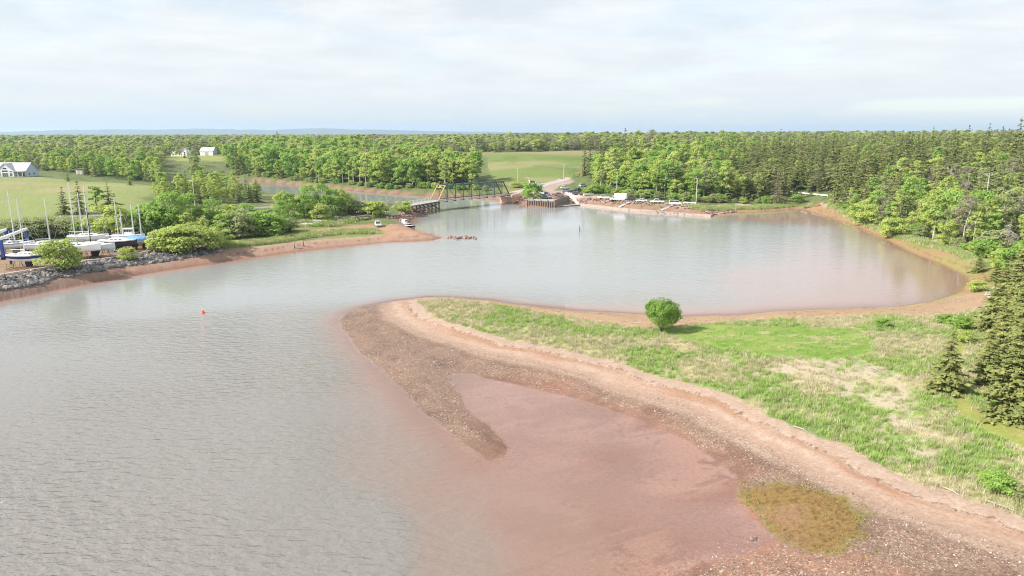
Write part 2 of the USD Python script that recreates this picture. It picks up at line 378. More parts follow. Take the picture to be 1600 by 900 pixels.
def ground_colour():
    x, y, d, r = GX, GY, GD, far_sel
    nb, nm, nf = noise2(x, y, 0.05, 21), noise2(x, y, 0.35, 22), noise2(x, y, 1.5, 23)
    nn = noise2(x, y, 4.5, 24, 2)
    def C(*c):
        return np.broadcast_to(srgb(*c), (len(x), 3)).copy()
    def over(base, col, w):
        w = np.clip(w, 0, 1)[:, None]
        return base * (1 - w) + np.asarray(col) * w
    grass, straw, green = srgb(124, 146, 74), srgb(186, 174, 128), srgb(96, 140, 52)
    col = C(128, 142, 86)                                             # rough grass and forest floor
    col = over(col, srgb(104, 118, 70), (nm - 0.45) * 3)
    col = over(col, srgb(160, 156, 100), (nb - 0.55) * 4)
    peb = np.zeros(len(x))
    # bare banks, by the distance from the water
    bank = srgb(176, 142, 122)
    w_bank = smooth01((np.where((y > 300) & (x < 20), 4.6, 6.0) + (nm - .5) * 4 - d) / 2)
    col = over(col, bank, w_bank)
    col = over(col, srgb(140, 104, 86), smooth01((1.0 - d) / 0.8) * 0.7)
    ppx, ppy, _ = pix(x, y, np.maximum(GZ, 0))
    # the near spit
    gdist = T_GRASS.query(np.stack([x, y], -1), workers=-1)[0]
    ing = inside(pg['grass'], x, y)
    gs = np.where(ing, gdist, -gdist) + (nm - 0.5) * 1.6 + (nf - 0.5) * 0.7
    spit = (ppx > 500) & (ppy > 458) & (y > 10) & (y < 150) | (y < 70) & (x > 0)
    bayside = spit & (ppy < 560 - 0.0 * x) & (np.where(ppx < 700, ppy < 0, (ppy < 466 + (ppx - 660) * 0.16) | (ppx > 1010) & (ppy < 515)))
    o = -gs + (nb - .5) * 1.2
    s = C(206, 178, 158)
    s = over(s, srgb(214, 190, 170), (nf - 0.4) * 3)
    wob = (noise2(x, y, 0.11, 31) - .5) * 1.6
    oo = o + wob
    s = over(s, srgb(190, 146, 118), smooth01((oo - 2.2) / 0.5) * smooth01((5.0 + (nb - .5) * 5 - oo) / 1.4) * (.35 + .45 * smooth01((noise2(x, y, .07, 36) - .42) * 8)))    # damp orange band
    s = over(s, srgb(120, 84, 66), np.exp(-((oo - 2.2 - (nf - .5) * .8) / 0.14) ** 2) * (nn > 0.45) * 0.8)             # wrack line
    s = over(s, srgb(200, 170, 150), smooth01((oo - 4.6) / 0.8) * smooth01((7.2 - oo) / 1.0))
    gw = smooth01((oo - 6.4) / 2.0)
    s = over(s, srgb(168, 141, 124), gw * 0.95)
    s = over(s, srgb(140, 115, 101), gw * smooth01((nm - .45) * 4) * 0.6)
    s = over(s, srgb(188, 142, 118), smooth01((noise2(x, y, 0.09, 33) - .56) * 12) * smooth01((oo - 7) / 2) * 0.6 * smooth01((ppx - 780 + (nb - .5) * 160) / 160))
    s = over(s, over(C(176, 130, 110), srgb(150, 108, 92), (nm - .4) * 4), smooth01((3.6 + (nm - .5) * 5 + (nf - .5) * 2 - d) / 3.0) * smooth01((ppx - 700 + (nb - .5) * 120) / 120) * .55)
    peb = np.where(spit, np.maximum(gw, 0.35 * smooth01((oo - 5.5) / 1) + 0.12), peb)
    peb = np.where(spit & (ppx > 720) & (ppy > 570), peb * (1 - .75 * smooth01((2.6 + (nm - .5) * 5 - d) / 2.6)), peb)
    b = over(C(204, 172, 138), srgb(190, 176, 120), smooth01((ppx - 1180) / 250) * smooth01((3.2 - d) / 1.5))
    b = over(b, srgb(166, 132, 104), smooth01((0.9 - d) / 0.7))
    s = np.where(bayside[:, None], b, s)
    peb = np.where(bayside, 0.12 + .4 * smooth01((nm - .5) * 6), peb)
    b_ = srgb(150, 112, 88)
    s = np.where(bayside[:, None], over(s, b_, smooth01((nf - .58) * 9) * smooth01((nb - .4) * 5) * .6), s)
    swash = 1 + .16 * (noise2(oo * 1.0 + nb * 2, oo * 0, 1.1, 37) - .5) * 2 * smooth01((oo - 3) / 2) + .10 * (noise2(oo * 3.2 + nm, nb * 2, 1.0, 38) - .5) * 2
    s = s * swash[:, None]
    # red sand flats under the thin water and at the bottom of the beach
    flat = spit & (d < 2.5) & (ppx > 690) & (ppy > 580) & ~bayside & (ppx > 800 - (ppy - 720) * 1.0)
    lowr = smooth01((1.5 - d) / 2.0) * smooth01((ppx - 1000) / 60) * smooth01((ppy - 760) / 40)
    s = over(s, over(C(190, 146, 128), srgb(168, 120, 100), (nm - .4) * 3), lowr * 0.75)
    # weed bed
    iw = inside(pg['weed'], x, y)
    wd = line_tree(WEED).query(np.stack([x, y], -1), workers=-1)[0]
    ws = np.where(iw, wd, -wd) - .1 + (noise2(x, y, .45, 47) - .5) * 4.2 + (nf - .5) * 1.6
    weed = over(C(160, 132, 80), srgb(152, 150, 84), smooth01((1.3 - ws + (nf - .5)) / 0.8))
    weed = over(weed, srgb(120, 84, 40), (nn - .5) * 3)
    s = over(s, weed, smooth01(ws / 1.8 + .35) * (.50 + .42 * smooth01((nm - .3) * 4)))
    # dune grass
    tone = smooth01((noise2(x, y, 0.16, 41) - .42) * 6)
    g = over(C(208, 202, 148), srgb(146, 180, 86), tone)
    g = over(g, srgb(220, 206, 172), smooth01((nf - .56) * 6) * 0.7)
    g = over(g, srgb(104, 136, 66), smooth01((nm - .55) * 6) * 0.6)
    g = over(g, srgb(222, 206, 180), soft('straw', x, y, 4, nm) * smooth01((nm - .22) * 4) * 0.9)
    lawn = soft('lawn', x, y, 1.2, nm)
    g = over(g, over(C(138, 172, 76), srgb(164, 182, 98), (nm - .4) * 3), lawn)
    g = over(g, srgb(196, 186, 140), lawn * smooth01((noise2(x * 0.4, y, 0.9, 44) - .60) * 12))
    g = over(g, over(C(168, 176, 92), srgb(188, 184, 112), (nm - .4) * 3), soft('path', x, y, 1.0, nm))
    s = over(s, g, smooth01(gs / 0.6 + .5))
    peb = peb * (1 - smooth01(ws / 1.0 + .4) * .85)
    col = np.where(spit[:, None], s, col)
    peb = np.where(spit, peb * (1 - smooth01(gs / 0.6 + .5)), peb)
    # right bay margin: algae and sand, then bank
    rb = ~spit & (ppx > 1112) & (ppy > 318) & (ppy < 500) & (x > 60) & (y < 330)
    m = over(C(190, 156, 116), srgb(178, 166, 106), smooth01((ppx - 1330) / 150) * smooth01((noise2(x, y, .12, 52) - .25) * 4))
    m = over(m, srgb(168, 132, 100), smooth01((1.2 - d) / 1.0))
    m = over(m, srgb(212, 188, 168), smooth01((d - 6) / 3) * smooth01((nm - .28) * 5))
    m = over(m, srgb(120, 146, 70), smooth01((noise2(x, y, .14, 53) - .52) * 9) * smooth01((d - 3) / 3))
    m = over(m, srgb(118, 132, 66), smooth01((d - 15) / 5))
    m = over(m, srgb(150, 116, 88), smooth01((nf - .57) * 8) * smooth01((nb - .42) * 5) * .55)
    m = over(m, srgb(110, 80, 62), np.exp(-((d - 3.2 - (nb - .5) * 3) / .22) ** 2) * (nn > .45) * .7)
    col = np.where(rb[:, None], m, col)
    # left beach
    lb = ~spit & (x < 0) & (y < 300) & (ppy > 350) & (d < 40) & (d > -5)
    l = C(190, 154, 134)
    l = over(l, srgb(206, 176, 156), smooth01((nf - .5) * 6) * .4)
    l = over(l, srgb(120, 84, 70), np.exp(-((d - 3.6 - (nb - .5) * 2.5) / .25) ** 2) * (nn > .42) * .7)
    l = over(l, srgb(172, 134, 116), smooth01((1.6 - d) / 1.4))
    l = over(l, srgb(154, 130, 120), smooth01((200 - ppx) / 150) * 0.8)
    l = over(l, srgb(150, 158, 92), smooth01((d - 7 - (nm - .5) * 5) / 2.0) * (ppx > 330))
    l = over(l, srgb(204, 190, 150), smooth01((d - 5.5) / 1.5) * smooth01((8.5 - d) / 1.5) * (ppx > 380) * 0.7)
    col = np.where(lb[:, None], l, col)
    col = over(col, over(C(206, 164, 136), srgb(188, 150, 120), (nm - .4) * 3), soft('launch', x, y, 1.6, nm))
    col = over(col, over(C(178, 150, 128), srgb(150, 140, 96), smooth01((nm - .5) * 6)), soft('yard', x, y, 2.5, nm))
    # fields and yards
    fl = soft('field_l', x, y, 6, nb)
    f = over(C(162, 174, 108), srgb(184, 174, 126), smooth01((noise2(x * .5, y * 1.0, .03, 61) - .45) * 6))
    f = over(f, srgb(158, 170, 96), smooth01((noise2(x, y, .11, 62) - .52) * 6) * .6)
    f = over(f, srgb(180, 188, 108), smooth01((GY - 405 + (nb - .5) * 20) / 12))
    col = over(col, f, fl)
    fr = over(C(138, 156, 84), srgb(168, 168, 112), smooth01((noise2(x * .6, y, .025, 63) - .45) * 6))
    fr = over(fr, srgb(112, 140, 60), smooth01((nb - .5) * 6) * .6)
    fr = over(fr, srgb(172, 156, 110), smooth01((GY - 560) / 60) * .6)
    col = over(col, fr, (inside(pg['field_r'], x, y) | inside(pg['strip'], x, y)) * 1.0)
    col = over(col, srgb(170, 178, 100), soft('clearing', x, y, 8, nb))
    lot = over(C(208, 184, 168), srgb(190, 172, 160), (nm - .4) * 3)
    col = over(col, lot, soft('lot', x, y, 2.0, nm))
    # far country: woods seen edge-on
    far = smooth01((r - 700) / 500) * (1 - (inside(pg['field_r'], x, y) | inside(pg['strip'], x, y)))
    fc = over(C(92, 112, 64), srgb(140, 156, 84), smooth01((noise2(x, y * .35, .004, 71) - .50) * 7))
    col = over(col, fc, far)
    # sea bed
    sb = over(C(150, 118, 100), srgb(120, 104, 92), smooth01((-GZ - 0.3) / 1.0))
    red = over(C(192, 146, 128), srgb(158, 108, 88), (noise2(x * .6 + y * .5, y - x * .4, .20, 73) - .4) * 3.5)
    red = over(red, srgb(150, 108, 92), smooth01((noise2(x * .5 + y * .6, (y - x * .5) * 2.2, .30, 74) - .55) * 8) * .6)
    red = over(red, srgb(140, 98, 84), smooth01((nf - .57) * 8) * smooth01((nm - .45) * 6) * .75)
    red = over(red, srgb(190, 154, 146), smooth01((nb - .5) * 5) * .5)
    isred = spit * smooth01((ppx - 640 + (nb - .5) * 90) / 170) * smooth01((ppy - 565) / 40) * (d > -60)
    sb = over(sb, red, isred)
    bay = over(C(176, 140, 118), srgb(160, 136, 96), smooth01((1.2 + d) / 1.2))
    sb = over(sb, bay, smooth01((x - 5) / 40) * smooth01((y - 105) / 30))
    w = smooth01(-d / 0.4)
    col = over(col, sb, w)
    peb = np.where((isred > .5) & (d < 0), np.maximum(peb * .3, 0.10 * smooth01((nf - .5) * 5) + .5 * smooth01((ppy - 810) / 60)), peb * (1 - .6 * w))
    return np.clip(col, 0.005, 0.9), peb
GC, GPEB = ground_colour()
GC = GC * 0.53
def primvar(m, name, data):
    data = np.asarray(data, np.float32)
    if data.ndim == 2:
        UsdGeom.PrimvarsAPI(m).CreatePrimvar(name, Sdf.ValueTypeNames.Color3fArray, 'vertex').Set(Vt.Vec3fArray.FromNumpy(data))
    else:
        UsdGeom.PrimvarsAPI(m).CreatePrimvar(name, Sdf.ValueTypeNames.FloatArray, 'vertex').Set(Vt.FloatArray.FromNumpy(data))
ground_mat = mat('ground_look', {
    'c': ('attribute', {'attribute': 'tint'}), 'pb': ('attribute', {'attribute': 'pebbly'}),
    'g': ('geometry', {}),
    'n1': ('noise_texture', {'scale': 3.0, 'detail': 5.0, 'roughness': 0.7}),
    'r1': ('rgb_ramp', {'ramp': [(0.25, (0.72,) * 3), (0.5, (1.0,) * 3), (0.75, (1.25,) * 3)]}),
    'mul': ('mix_color', {'blend_type': 'multiply', 'fac': 1.0, 'use_clamp': False}),
    'v': ('voronoi_texture', {'scale': 7.5, 'randomness': 1.0}),
    'sv': ('separate_color', {}),
    'rv': ('rgb_ramp', {'ramp': [(0.0, (0.62, 0.59, 0.57)), (0.5, (0.92, 0.90, 0.88)), (0.9, (1.15, 1.13, 1.11)), (1.0, (1.5, 1.5, 1.5))]}),
    'mv': ('mix_color', {'blend_type': 'multiply', 'use_clamp': False}),
    'bh': ('math', {'math_type': 'multiply', 'value2': 0.5}),
    'bump': ('bump', {'strength': 0.35, 'distance': 0.15}),
    'p': ('principled_bsdf', {'roughness': 0.9, 'specular_ior_level': 0.2}),
}, [('g.position', 'n1.vector'), ('n1.fac', 'r1.fac'), ('c.color', 'mul.a'), ('r1.color', 'mul.b'),
    ('g.position', 'v.vector'), ('v.color', 'sv.color'), ('sv.r', 'rv.fac'), ('mul.result', 'mv.a'), ('rv.color', 'mv.b'), ('pb.fac', 'mv.fac'),
    ('n1.fac', 'bump.height'), ('bump.normal', 'p.normal'), ('mv.result', 'p.base_color')])
gm = usdkit.mesh(stage, '/World/ground', (np.stack([GX, GY, GZ], -1), QUADS), ground_mat, smooth=True)
primvar(gm, 'tint', GC); primvar(gm, 'pebbly', GPEB)
tag(gm.GetPrim(), 'rolling shore land of red sand, gravel and grass around the inlet', None, None, 'structure')

# ------------------------------------------------------------------ water
wet = GZ < 0.25
wq = QUADS[wet[QUADS].any(1) & (GY[QUADS].max(1) < 900)]
used = np.unique(wq)
remap = np.full(len(GX), -1); remap[used] = np.arange(len(used))
depth = np.clip(-GZ[used], 0, 5)
wx, wy = GX[used], GY[used]
wn = noise2(wx, wy, 0.02, 81)
turb = 1 - np.exp(-depth / np.where((wx > 10) & (wy > 115), .24, .42))
wc = srgb(150, 148, 138) * np.ones((len(used), 1))
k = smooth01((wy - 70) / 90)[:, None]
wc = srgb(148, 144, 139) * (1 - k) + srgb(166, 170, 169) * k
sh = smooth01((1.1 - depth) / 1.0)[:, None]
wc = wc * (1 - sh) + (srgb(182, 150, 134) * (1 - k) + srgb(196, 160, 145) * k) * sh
water_mat = mat('water_look', {
    'c': ('attribute', {'attribute': 'tint'}), 'a': ('attribute', {'attribute': 'murk'}), 'ch': ('attribute', {'attribute': 'chop'}),
    'g': ('geometry', {}),
    'm1': ('mapping', {'scale': (0.62, 1.45, 1.0), 'rotation': (0, 0, -0.16)}),
    'n1': ('noise_texture', {'scale': 1.0, 'detail': 3.0, 'roughness': 0.55, 'distortion': 0.25}),
    'm2': ('mapping', {'scale': (0.10, 0.25, 1.0), 'rotation': (0, 0, 0.2)}),
    'n2': ('noise_texture', {'scale': 1.0, 'detail': 2.0, 'roughness': 0.5}),
    'rid': ('rgb_ramp', {'ramp': [(0.2, (0.0,) * 3), (0.8, (1.0,) * 3)]}),
    'sum': ('math', {'math_type': 'add'}),
    'hm': ('math', {'math_type': 'multiply'}),
    'bump': ('bump', {'strength': 1.0, 'distance': 0.165}),
    'ior': ('math', {'math_type': 'multiply_add', 'value2': -0.578, 'value3': 1.33}), 'f': ('fresnel', {}),
    'tr': ('transparent_bsdf', {}), 'df': ('diffuse_bsdf', {}),
    'body': ('mix_closure', {}),
    'gl': ('glossy_bsdf', {'color': (1, 1, 1), 'roughness': 0.08}),
    'out': ('mix_closure', {}),
}, [('g.position', 'm1.vector'), ('m1.vector', 'n1.vector'), ('g.position', 'm2.vector'), ('m2.vector', 'n2.vector'), ('n1.fac', 'rid.fac'), ('rid.color', 'sum.value1'), ('n2.fac', 'sum.value2'),
    ('sum.value', 'hm.value1'), ('ch.fac', 'hm.value2'), ('hm.value', 'bump.height'), ('bump.normal', 'gl.normal'), ('bump.normal', 'f.normal'), ('bump.normal', 'df.normal'),
    ('c.color', 'df.color'), ('a.fac', 'body.fac'), ('tr.BSDF', 'body.closure1'), ('df.BSDF', 'body.closure2'),
    ('g.backfacing', 'ior.value1'), ('ior.value', 'f.IOR'), ('f.fac', 'out.fac'), ('body.closure', 'out.closure1'), ('gl.BSDF', 'out.closure2')], surface='out.closure')
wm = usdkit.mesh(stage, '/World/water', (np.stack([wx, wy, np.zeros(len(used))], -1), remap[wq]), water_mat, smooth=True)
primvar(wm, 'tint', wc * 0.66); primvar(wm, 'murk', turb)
patch = noise2(wx * 0.5, wy, 0.022, 83)
chop = (0.25 + 0.75 * smooth01((depth - 0.1) / 1.0)) * (0.30 + 0.95 * smooth01((patch - 0.34) * 4.0)) * (1 - 0.80 * smooth01((wy - 85) / 75))
primvar(wm, 'chop', chop)
tag(wm.GetPrim(), 'calm grey tidal water of the inlet and river', None, None, 'structure')

# ------------------------------------------------------------------ plain materials
def plain(name, rgb, rough=0.6, var=0.12, scale=1.5, metal=0.0, spec=0.4):
    """Painted or weathered surfaces: a colour with faint uneven wear."""
    c = np.array(rgb, float)
    return mat(name, {
        'g': ('geometry', {}), 'n': ('noise_texture', {'scale': scale, 'detail': 4.0, 'roughness': 0.65}),
        'r': ('rgb_ramp', {'ramp': [(0.25, tuple(c * (1 - var * 1.6))), (0.5, tuple(c)), (0.8, tuple(np.clip(c * (1 + var), 0, 0.95)))]}),
        'p': ('principled_bsdf', {'roughness': rough, 'metallic': metal, 'specular_ior_level': spec}),
    }, [('g.position', 'n.vector'), ('n.fac', 'r.fac'), ('r.color', 'p.base_color')])
def leafy(name, ramp, trans=0.52, own=0.35):
    return mat(name, {
        'g': ('geometry', {}), 'o': ('object_info', {}), 'w': ('noise_texture', {'scale': 1.7, 'detail': 3.0, 'roughness': 0.75}), 'wr': ('map_range', {'from_min': 0.30, 'from_max': 0.70}),
        'a': ('math', {'math_type': 'multiply', 'value2': 1 - own}), 'b': ('math', {'math_type': 'multiply_add', 'value2': own}),
        'r': ('rgb_ramp', {'ramp': ramp}),
        'd': ('diffuse_bsdf', {}), 't': ('translucent_bsdf', {}), 'm': ('mix_closure', {'fac': trans}),
    }, [('g.position', 'w.vector'), ('w.fac', 'wr.value'), ('wr.result', 'a.value1'), ('o.random', 'b.value1'), ('a.value', 'b.value3'), ('b.value', 'r.fac'),
        ('r.color', 'd.color'), ('r.color', 't.color'), ('d.BSDF', 'm.closure1'), ('t.BSDF', 'm.closure2')], surface='m.closure')
M = {
    'leaf_fresh': leafy('leaf_fresh', [(0, (0.200, 0.325, 0.078)), (0.5, (0.315, 0.470, 0.115)), (1, (0.430, 0.570, 0.175))]),
    'leaf_yellow': leafy('leaf_yellow', [(0, (0.300, 0.385, 0.100)), (0.5, (0.450, 0.540, 0.155)), (1, (0.560, 0.610, 0.225))]),
    'leaf_dull': leafy('leaf_dull', [(0, (0.225, 0.280, 0.120)), (0.5, (0.350, 0.400, 0.180)), (1, (0.460, 0.460, 0.270))]),
    'leaf_bare': leafy('leaf_bare', [(0, (0.22, 0.19, 0.145)), (0.5, (0.33, 0.29, 0.22)), (1, (0.38, 0.35, 0.25))]),
    'spruce': leafy('spruce_needles', [(0, (0.085, 0.118, 0.044)), (0.5, (0.185, 0.215, 0.080)), (1, (0.370, 0.350, 0.130))], 0.22),
    'spruce_near': leafy('spruce_needles_near', [(0, (0.100, 0.125, 0.045)), (0.5, (0.235, 0.264, 0.090)), (1, (0.450, 0.420, 0.160))], 0.30, .2),
    'blossom': leafy('white_blossom', [(0, (0.30, 0.36, 0.20)), (0.4, (0.62, 0.64, 0.52)), (1, (0.8, 0.8, 0.72))]),
    'bark': plain('bark', (0.12, 0.095, 0.075), 0.95, 0.3, 3.0), 'pale_bark': plain('pale_bark', (0.42, 0.39, 0.34), 0.9, 0.25, 2.0),
    'dead_wood': plain('dead_wood', (0.34, 0.30, 0.265), 0.95, 0.2, 2.0),
}

# ------------------------------------------------------------------ trees
def leaf_quads(c, nrm, size, rng, fold=0.25):
    """Small folded leaf sprays at points c facing about nrm."""
    n = len(c)
    nrm = nrm + rng.normal(0, 0.50, (n, 3)) + np.array([0, 0, 0.55])
    nrm /= np.linalg.norm(nrm, axis=1, keepdims=True) + 1e-9
    t = np.cross(nrm, rng.normal(0, 1, (n, 3)))
    t /= np.linalg.norm(t, axis=1, keepdims=True) + 1e-9
    b = np.cross(nrm, t)
    s = (np.asarray(size) * rng.uniform(0.6, 1.35, n))[:, None]
    v = np.stack([c - t * s * .5, c + b * s * .38 - nrm * s * fold * .5, c + t * s * .55, c - b * s * .42 - nrm * s * fold * .3], 1).reshape(-1, 3)
    i = np.arange(n)[:, None] * 4
    return v, np.hstack([i, i + 1, i + 2, i + 3])
def broad_crown(seed, H, R, base, clumps, per, size, lean=0.0, top=0.45):
    """Leaf sprays in uneven clumps through a crown's volume; returns the mesh and the clumps' places for the limbs."""
    rng = np.random.default_rng(seed)
    m, cs = MB(), []
    for k in range(clumps):
        h = rng.uniform(0, 1) ** 0.85
        prof = math.sin(math.pi * min(1, (h * (1 - 0.08) + 0.10))) ** 0.6 if top else 1
        prof = (0.35 + 0.65 * math.sin(math.pi * (0.12 + 0.80 * h)))
        a, rr = rng.uniform(0, 2 * math.pi), R * prof * math.sqrt(rng.uniform(0.08, 1.0))
        c = np.array([math.cos(a) * rr + lean * h, math.sin(a) * rr, base + (H - base) * (0.06 + 0.88 * h)])
        cr = R * rng.uniform(0.24, 0.42)
        cs.append(c)
        u = rng.normal(0, 1, (per, 3)); u /= np.linalg.norm(u, axis=1, keepdims=True)
        u[:, 2] = np.where(u[:, 2] < -0.3, -u[:, 2], u[:, 2])
        pts = c + u * cr * rng.uniform(0.55, 1.05, (per, 1)) * np.array([1.15, 1.15, 0.8])
        m.add(*leaf_quads(pts, u, size, rng))
    return m, np.array(cs)
def limbs(m, H, base, r, cs, seed, n=9, top=0.8):
    rng = np.random.default_rng(seed)
    pts = [np.array([0, 0, -0.4]), np.array([rng.normal(0, .012 * H), rng.normal(0, .012 * H), H * 0.35]), np.array([rng.normal(0, .03 * H), rng.normal(0, .03 * H), H * top])]
    m.tube(pts[0], pts[1], r, r * .7, 7, False); m.tube(pts[1], pts[2], r * .7, r * .18, 6, False)
    for c in cs[rng.permutation(len(cs))[:n]]:
        z = min(max(base * 0.8, c[2] - np.hypot(c[0], c[1]) * 0.9), H * top * .95)
        t = z / (H * top)
        m.tube(np.array([pts[2][0] * t, pts[2][1] * t, z]), c, r * .38, r * .08, 5, False)
    return m
def spruce_crown(seed, H, R, whorls, per, sprays, base=0.04, size=1.0, ragged=0.25):
    """Drooping boughs in whorls, each a fan of flat needle sprays."""
    rng = np.random.default_rng(seed)
    V, F, n = [], [], 0
    for w in range(whorls):
        h = base + (1 - base) * (w + rng.uniform(-.3, .3)) / whorls
        h = min(max(h, base), 0.985)
        L0 = R * (1 - h) ** 0.70 * (0.80 + 0.2 * math.sin(w * 2.4)) + 0.12
        L0 *= rng.uniform(.72, 1.12)
        lob, la = rng.uniform(.0, .28), rng.uniform(0, 6.28)
        k = max(4, int(per * (0.45 + 0.55 * (1 - h))))
        a0 = rng.uniform(0, 6.28)
        for j in range(k):
            a = a0 + j * 2 * math.pi / k + rng.normal(0, .18)
            if rng.uniform() < .10:
                continue
            L = L0 * rng.uniform(1 - ragged, 1 + ragged * .6) * (1 + lob * math.cos(a - la))
            d, s = np.array([math.cos(a), math.sin(a), 0]), np.array([-math.sin(a), math.cos(a), 0])
            z0 = h * H + rng.normal(0, .012 * H)
            droop = rng.uniform(0.15, 0.45) * (1.25 - h)
            for q_ in range(sprays):
                t = (q_ + rng.uniform(.3, 1.0)) / sprays
                c = d * L * t + s * rng.normal(0, 0.20) * L * (1.05 - 0.6 * t) + np.array([0, 0, z0 - droop * L * t ** 1.2 + 0.12 * L * max(0, t - .7)])
                ln, wd = (0.34 * L + .16) * size * rng.uniform(.7, 1.25), (0.17 * L + .09) * size * rng.uniform(.7, 1.3)
                ax = d * 0.9 + s * rng.normal(0, 0.45) + np.array([0, 0, -0.35 + rng.normal(0, .22)])
                ax /= np.linalg.norm(ax)
                sd = np.cross(ax, np.array([rng.normal(0, .3), rng.normal(0, .3), 1.0])); sd /= np.linalg.norm(sd)
                V += [c - ax * ln * .45, c + sd * wd - np.array([0, 0, wd * .35]), c + ax * ln * .6, c - sd * wd - np.array([0, 0, wd * .35])]
                F += [(n, n + 1, n + 2), (n, n + 2, n + 3)]; n += 4
    tip = leaf_quads(np.array([0, 0, H * .97]) + rng.normal(0, .02 * H, (6, 3)) * [.5, .5, 1], np.tile([1.0, 0, .2], (6, 1)), 0.05 * H, rng)
    m = MB()
    m.add(np.array(V), np.array(F)); m.add(*tip)
    return m
def bare_limbs(seed, H, r, n=26, spread=0.28, droop=0.2):
    rng = np.random.default_rng(seed)
    m = MB()
    m.tube((0, 0, -.3), (0, 0, H), r, r * .12, 6, False)
    for k in range(n):
        z = H * rng.uniform(0.18, 0.96)
        a, L = rng.uniform(0, 6.28), H * spread * (1.1 - z / H) * rng.uniform(.5, 1.1) + 0.3
        e = np.array([math.cos(a) * L, math.sin(a) * L, z - droop * L])
        m.tube((0, 0, z), e, r * .3, r * .08, 4, False)
        for _ in range(4):
            t = rng.uniform(.3, .95)
            b = np.array([0, 0, z]) * (1 - t) + e * t
            m.tube(b, b + np.array([math.cos(a + rng.normal(0, .9)), math.sin(a + rng.normal(0, .9)), rng.normal(-.1, .3)]) * L * .35, r * .14, r * .05, 3, False)
    return m
BROAD = []       # (class prim, crown mesh, material, height)
def make_broad(name, seed, H, R, base, clumps, per, size, m_leaf, m_bark, n_limbs=9, store=BROAD):
    k = kind_prim(name)
    c, cs = broad_crown(seed, H, R, base, clumps, per, size)
    t = limbs(MB(), H, base, 0.016 * H + .03, cs, seed, n_limbs, 0.86)
    part('trunk', t, M[m_bark], k); part('crown', c, M[m_leaf], k)
    store.append((k, c.out(), M[m_leaf], H))
    return k
for i, lf in enumerate(['leaf_fresh', 'leaf_yellow', 'leaf_dull', 'leaf_bare']):
    make_broad(f'round_tree_kind_{i}', 100 + i, 11.0, 3.3, 1.2, 32, 56, 0.56 if i < 3 else .30, lf, 'bark' if i < 3 else 'pale_bark')
    make_broad(f'tall_tree_kind_{i}', 110 + i, 14.0, 2.9, 3.2, 32, 56, 0.54 if i < 3 else .30, lf, 'pale_bark', 11)
    make_broad(f'slim_tree_kind_{i}', 120 + i, 9.5, 1.9, 0.6, 24, 52, 0.48 if i < 3 else .26, lf, 'bark')
SPRUCE = []
for i, (H, R, wh) in enumerate([(13.0, 3.6, 17), (11.0, 3.5, 14), (14.5, 3.3, 19), (9.5, 3.1, 12)]):
    k = kind_prim(f'spruce_tree_kind_{i}')
    c = spruce_crown(200 + i, H, R, wh, 11, 7, size=.8, ragged=.35)
    part('trunk', MB().tube((0, 0, -.4), (0, 0, H * .95), .17, .03, 6, False), M['bark'], k)
    part('crown', c, M['spruce'], k)
    SPRUCE.append((k, c.out(), M['spruce'], H))
SHRUB = []
for i, lf in enumerate(['leaf_fresh', 'leaf_yellow', 'leaf_dull']):
    k = kind_prim(f'shrub_kind_{i}')
    c, cs = broad_crown(300 + i, 3.0, 1.7, 0.0, 42, 70, 0.23)
    st = MB()
    for e in cs[:7]:
        st.tube((e[0] * .1, e[1] * .1, -.2), e, .05, .015, 4, False)
    part('stems', st, M['bark'], k); part('foliage', c, M[lf], k)
    SHRUB.append((k, c.out(), M[lf], 3.0))

BUSHY = []
for i, lf in enumerate(['leaf_fresh', 'leaf_yellow', 'leaf_dull']):
    make_broad(f'bushy_tree_kind_{i}', 140 + i, 7.0, 2.7, 0.3, 40, 56, 0.36, lf, 'bark', 12, BUSHY)

# ------------------------------------------------------------------ woods
F1 = [(330, 279), (385, 280.5), (440, 283.5), (500, 289), (560, 295), (620, 300), (671, 302), (715, 303.5), (740, 303), (747, 284), (690, 271), (640, 262), (590, 254), (530, 248), (380, 246), (330, 262)]
F2 = [(906, 274), (925, 286), (945, 299), (985, 307), (1040, 311), (1090, 314.5), (1130, 315.5), (1200, 316), (1236, 312), (1242, 299), (1294, 302), (1316, 326), (1345, 344), (1400, 359), (1440, 369), (1490, 384), (1530, 391), (1570, 384), (1800, 410), (1800, 222), (1130, 232), (1040, 246), (990, 254), (930, 265)]
F3 = [(-250, 266), (0, 267), (60, 267), (112, 273), (150, 276), (190, 281), (245, 287), (262, 297), (275, 310), (330, 300), (330, 279), (380, 262), (380, 244), (-250, 240)]
F4 = [(262, 297), (243, 306), (248, 318), (300, 322), (345, 319), (395, 315), (412, 308), (375, 302), (330, 293), (300, 286)]
woods = {k: poly(v) for k, v in dict(f1=F1, f2=F2, f3=F3, f4=F4).items()}
ROADTREES = T_ROAD2
SPC = np.array([(450, 270, .06), (600, 280, .05), (740, 285, .12), (100, 255, .30), (200, 262, .42), (300, 262, .15), (40, 250, .25), (320, 305, .12), (385, 305, .55),
                (920, 268, .97), (960, 295, .04), (1000, 290, .06), (1000, 252, .10), (1080, 290, .10), (1130, 300, .22), (1160, 285, .85), (1180, 300, .7), (1215, 295, 1.0), (1230, 308, 1.0), (1250, 270, 1.0), (1290, 290, 1.0), (1320, 300, 1.0), (1320, 318, 1.0), (1355, 325, .85), (1360, 280, 1.0), (1405, 340, .25), (1440, 350, .12), (1500, 350, .12), (1480, 300, .70), (1560, 300, .8), (1400, 262, .85), (1500, 265, .8), (1250, 240, .75),
                (1500, 232, .6), (1300, 226, .5), (1100, 240, .3), (1000, 222, .3), (850, 222, .22), (700, 222, .25), (600, 220, .3), (100, 220, .35), (1500, 215, .6)], float)
_sf = feat(*np.array([G(a, b)[:2] for a, b, _ in SPC]).T)
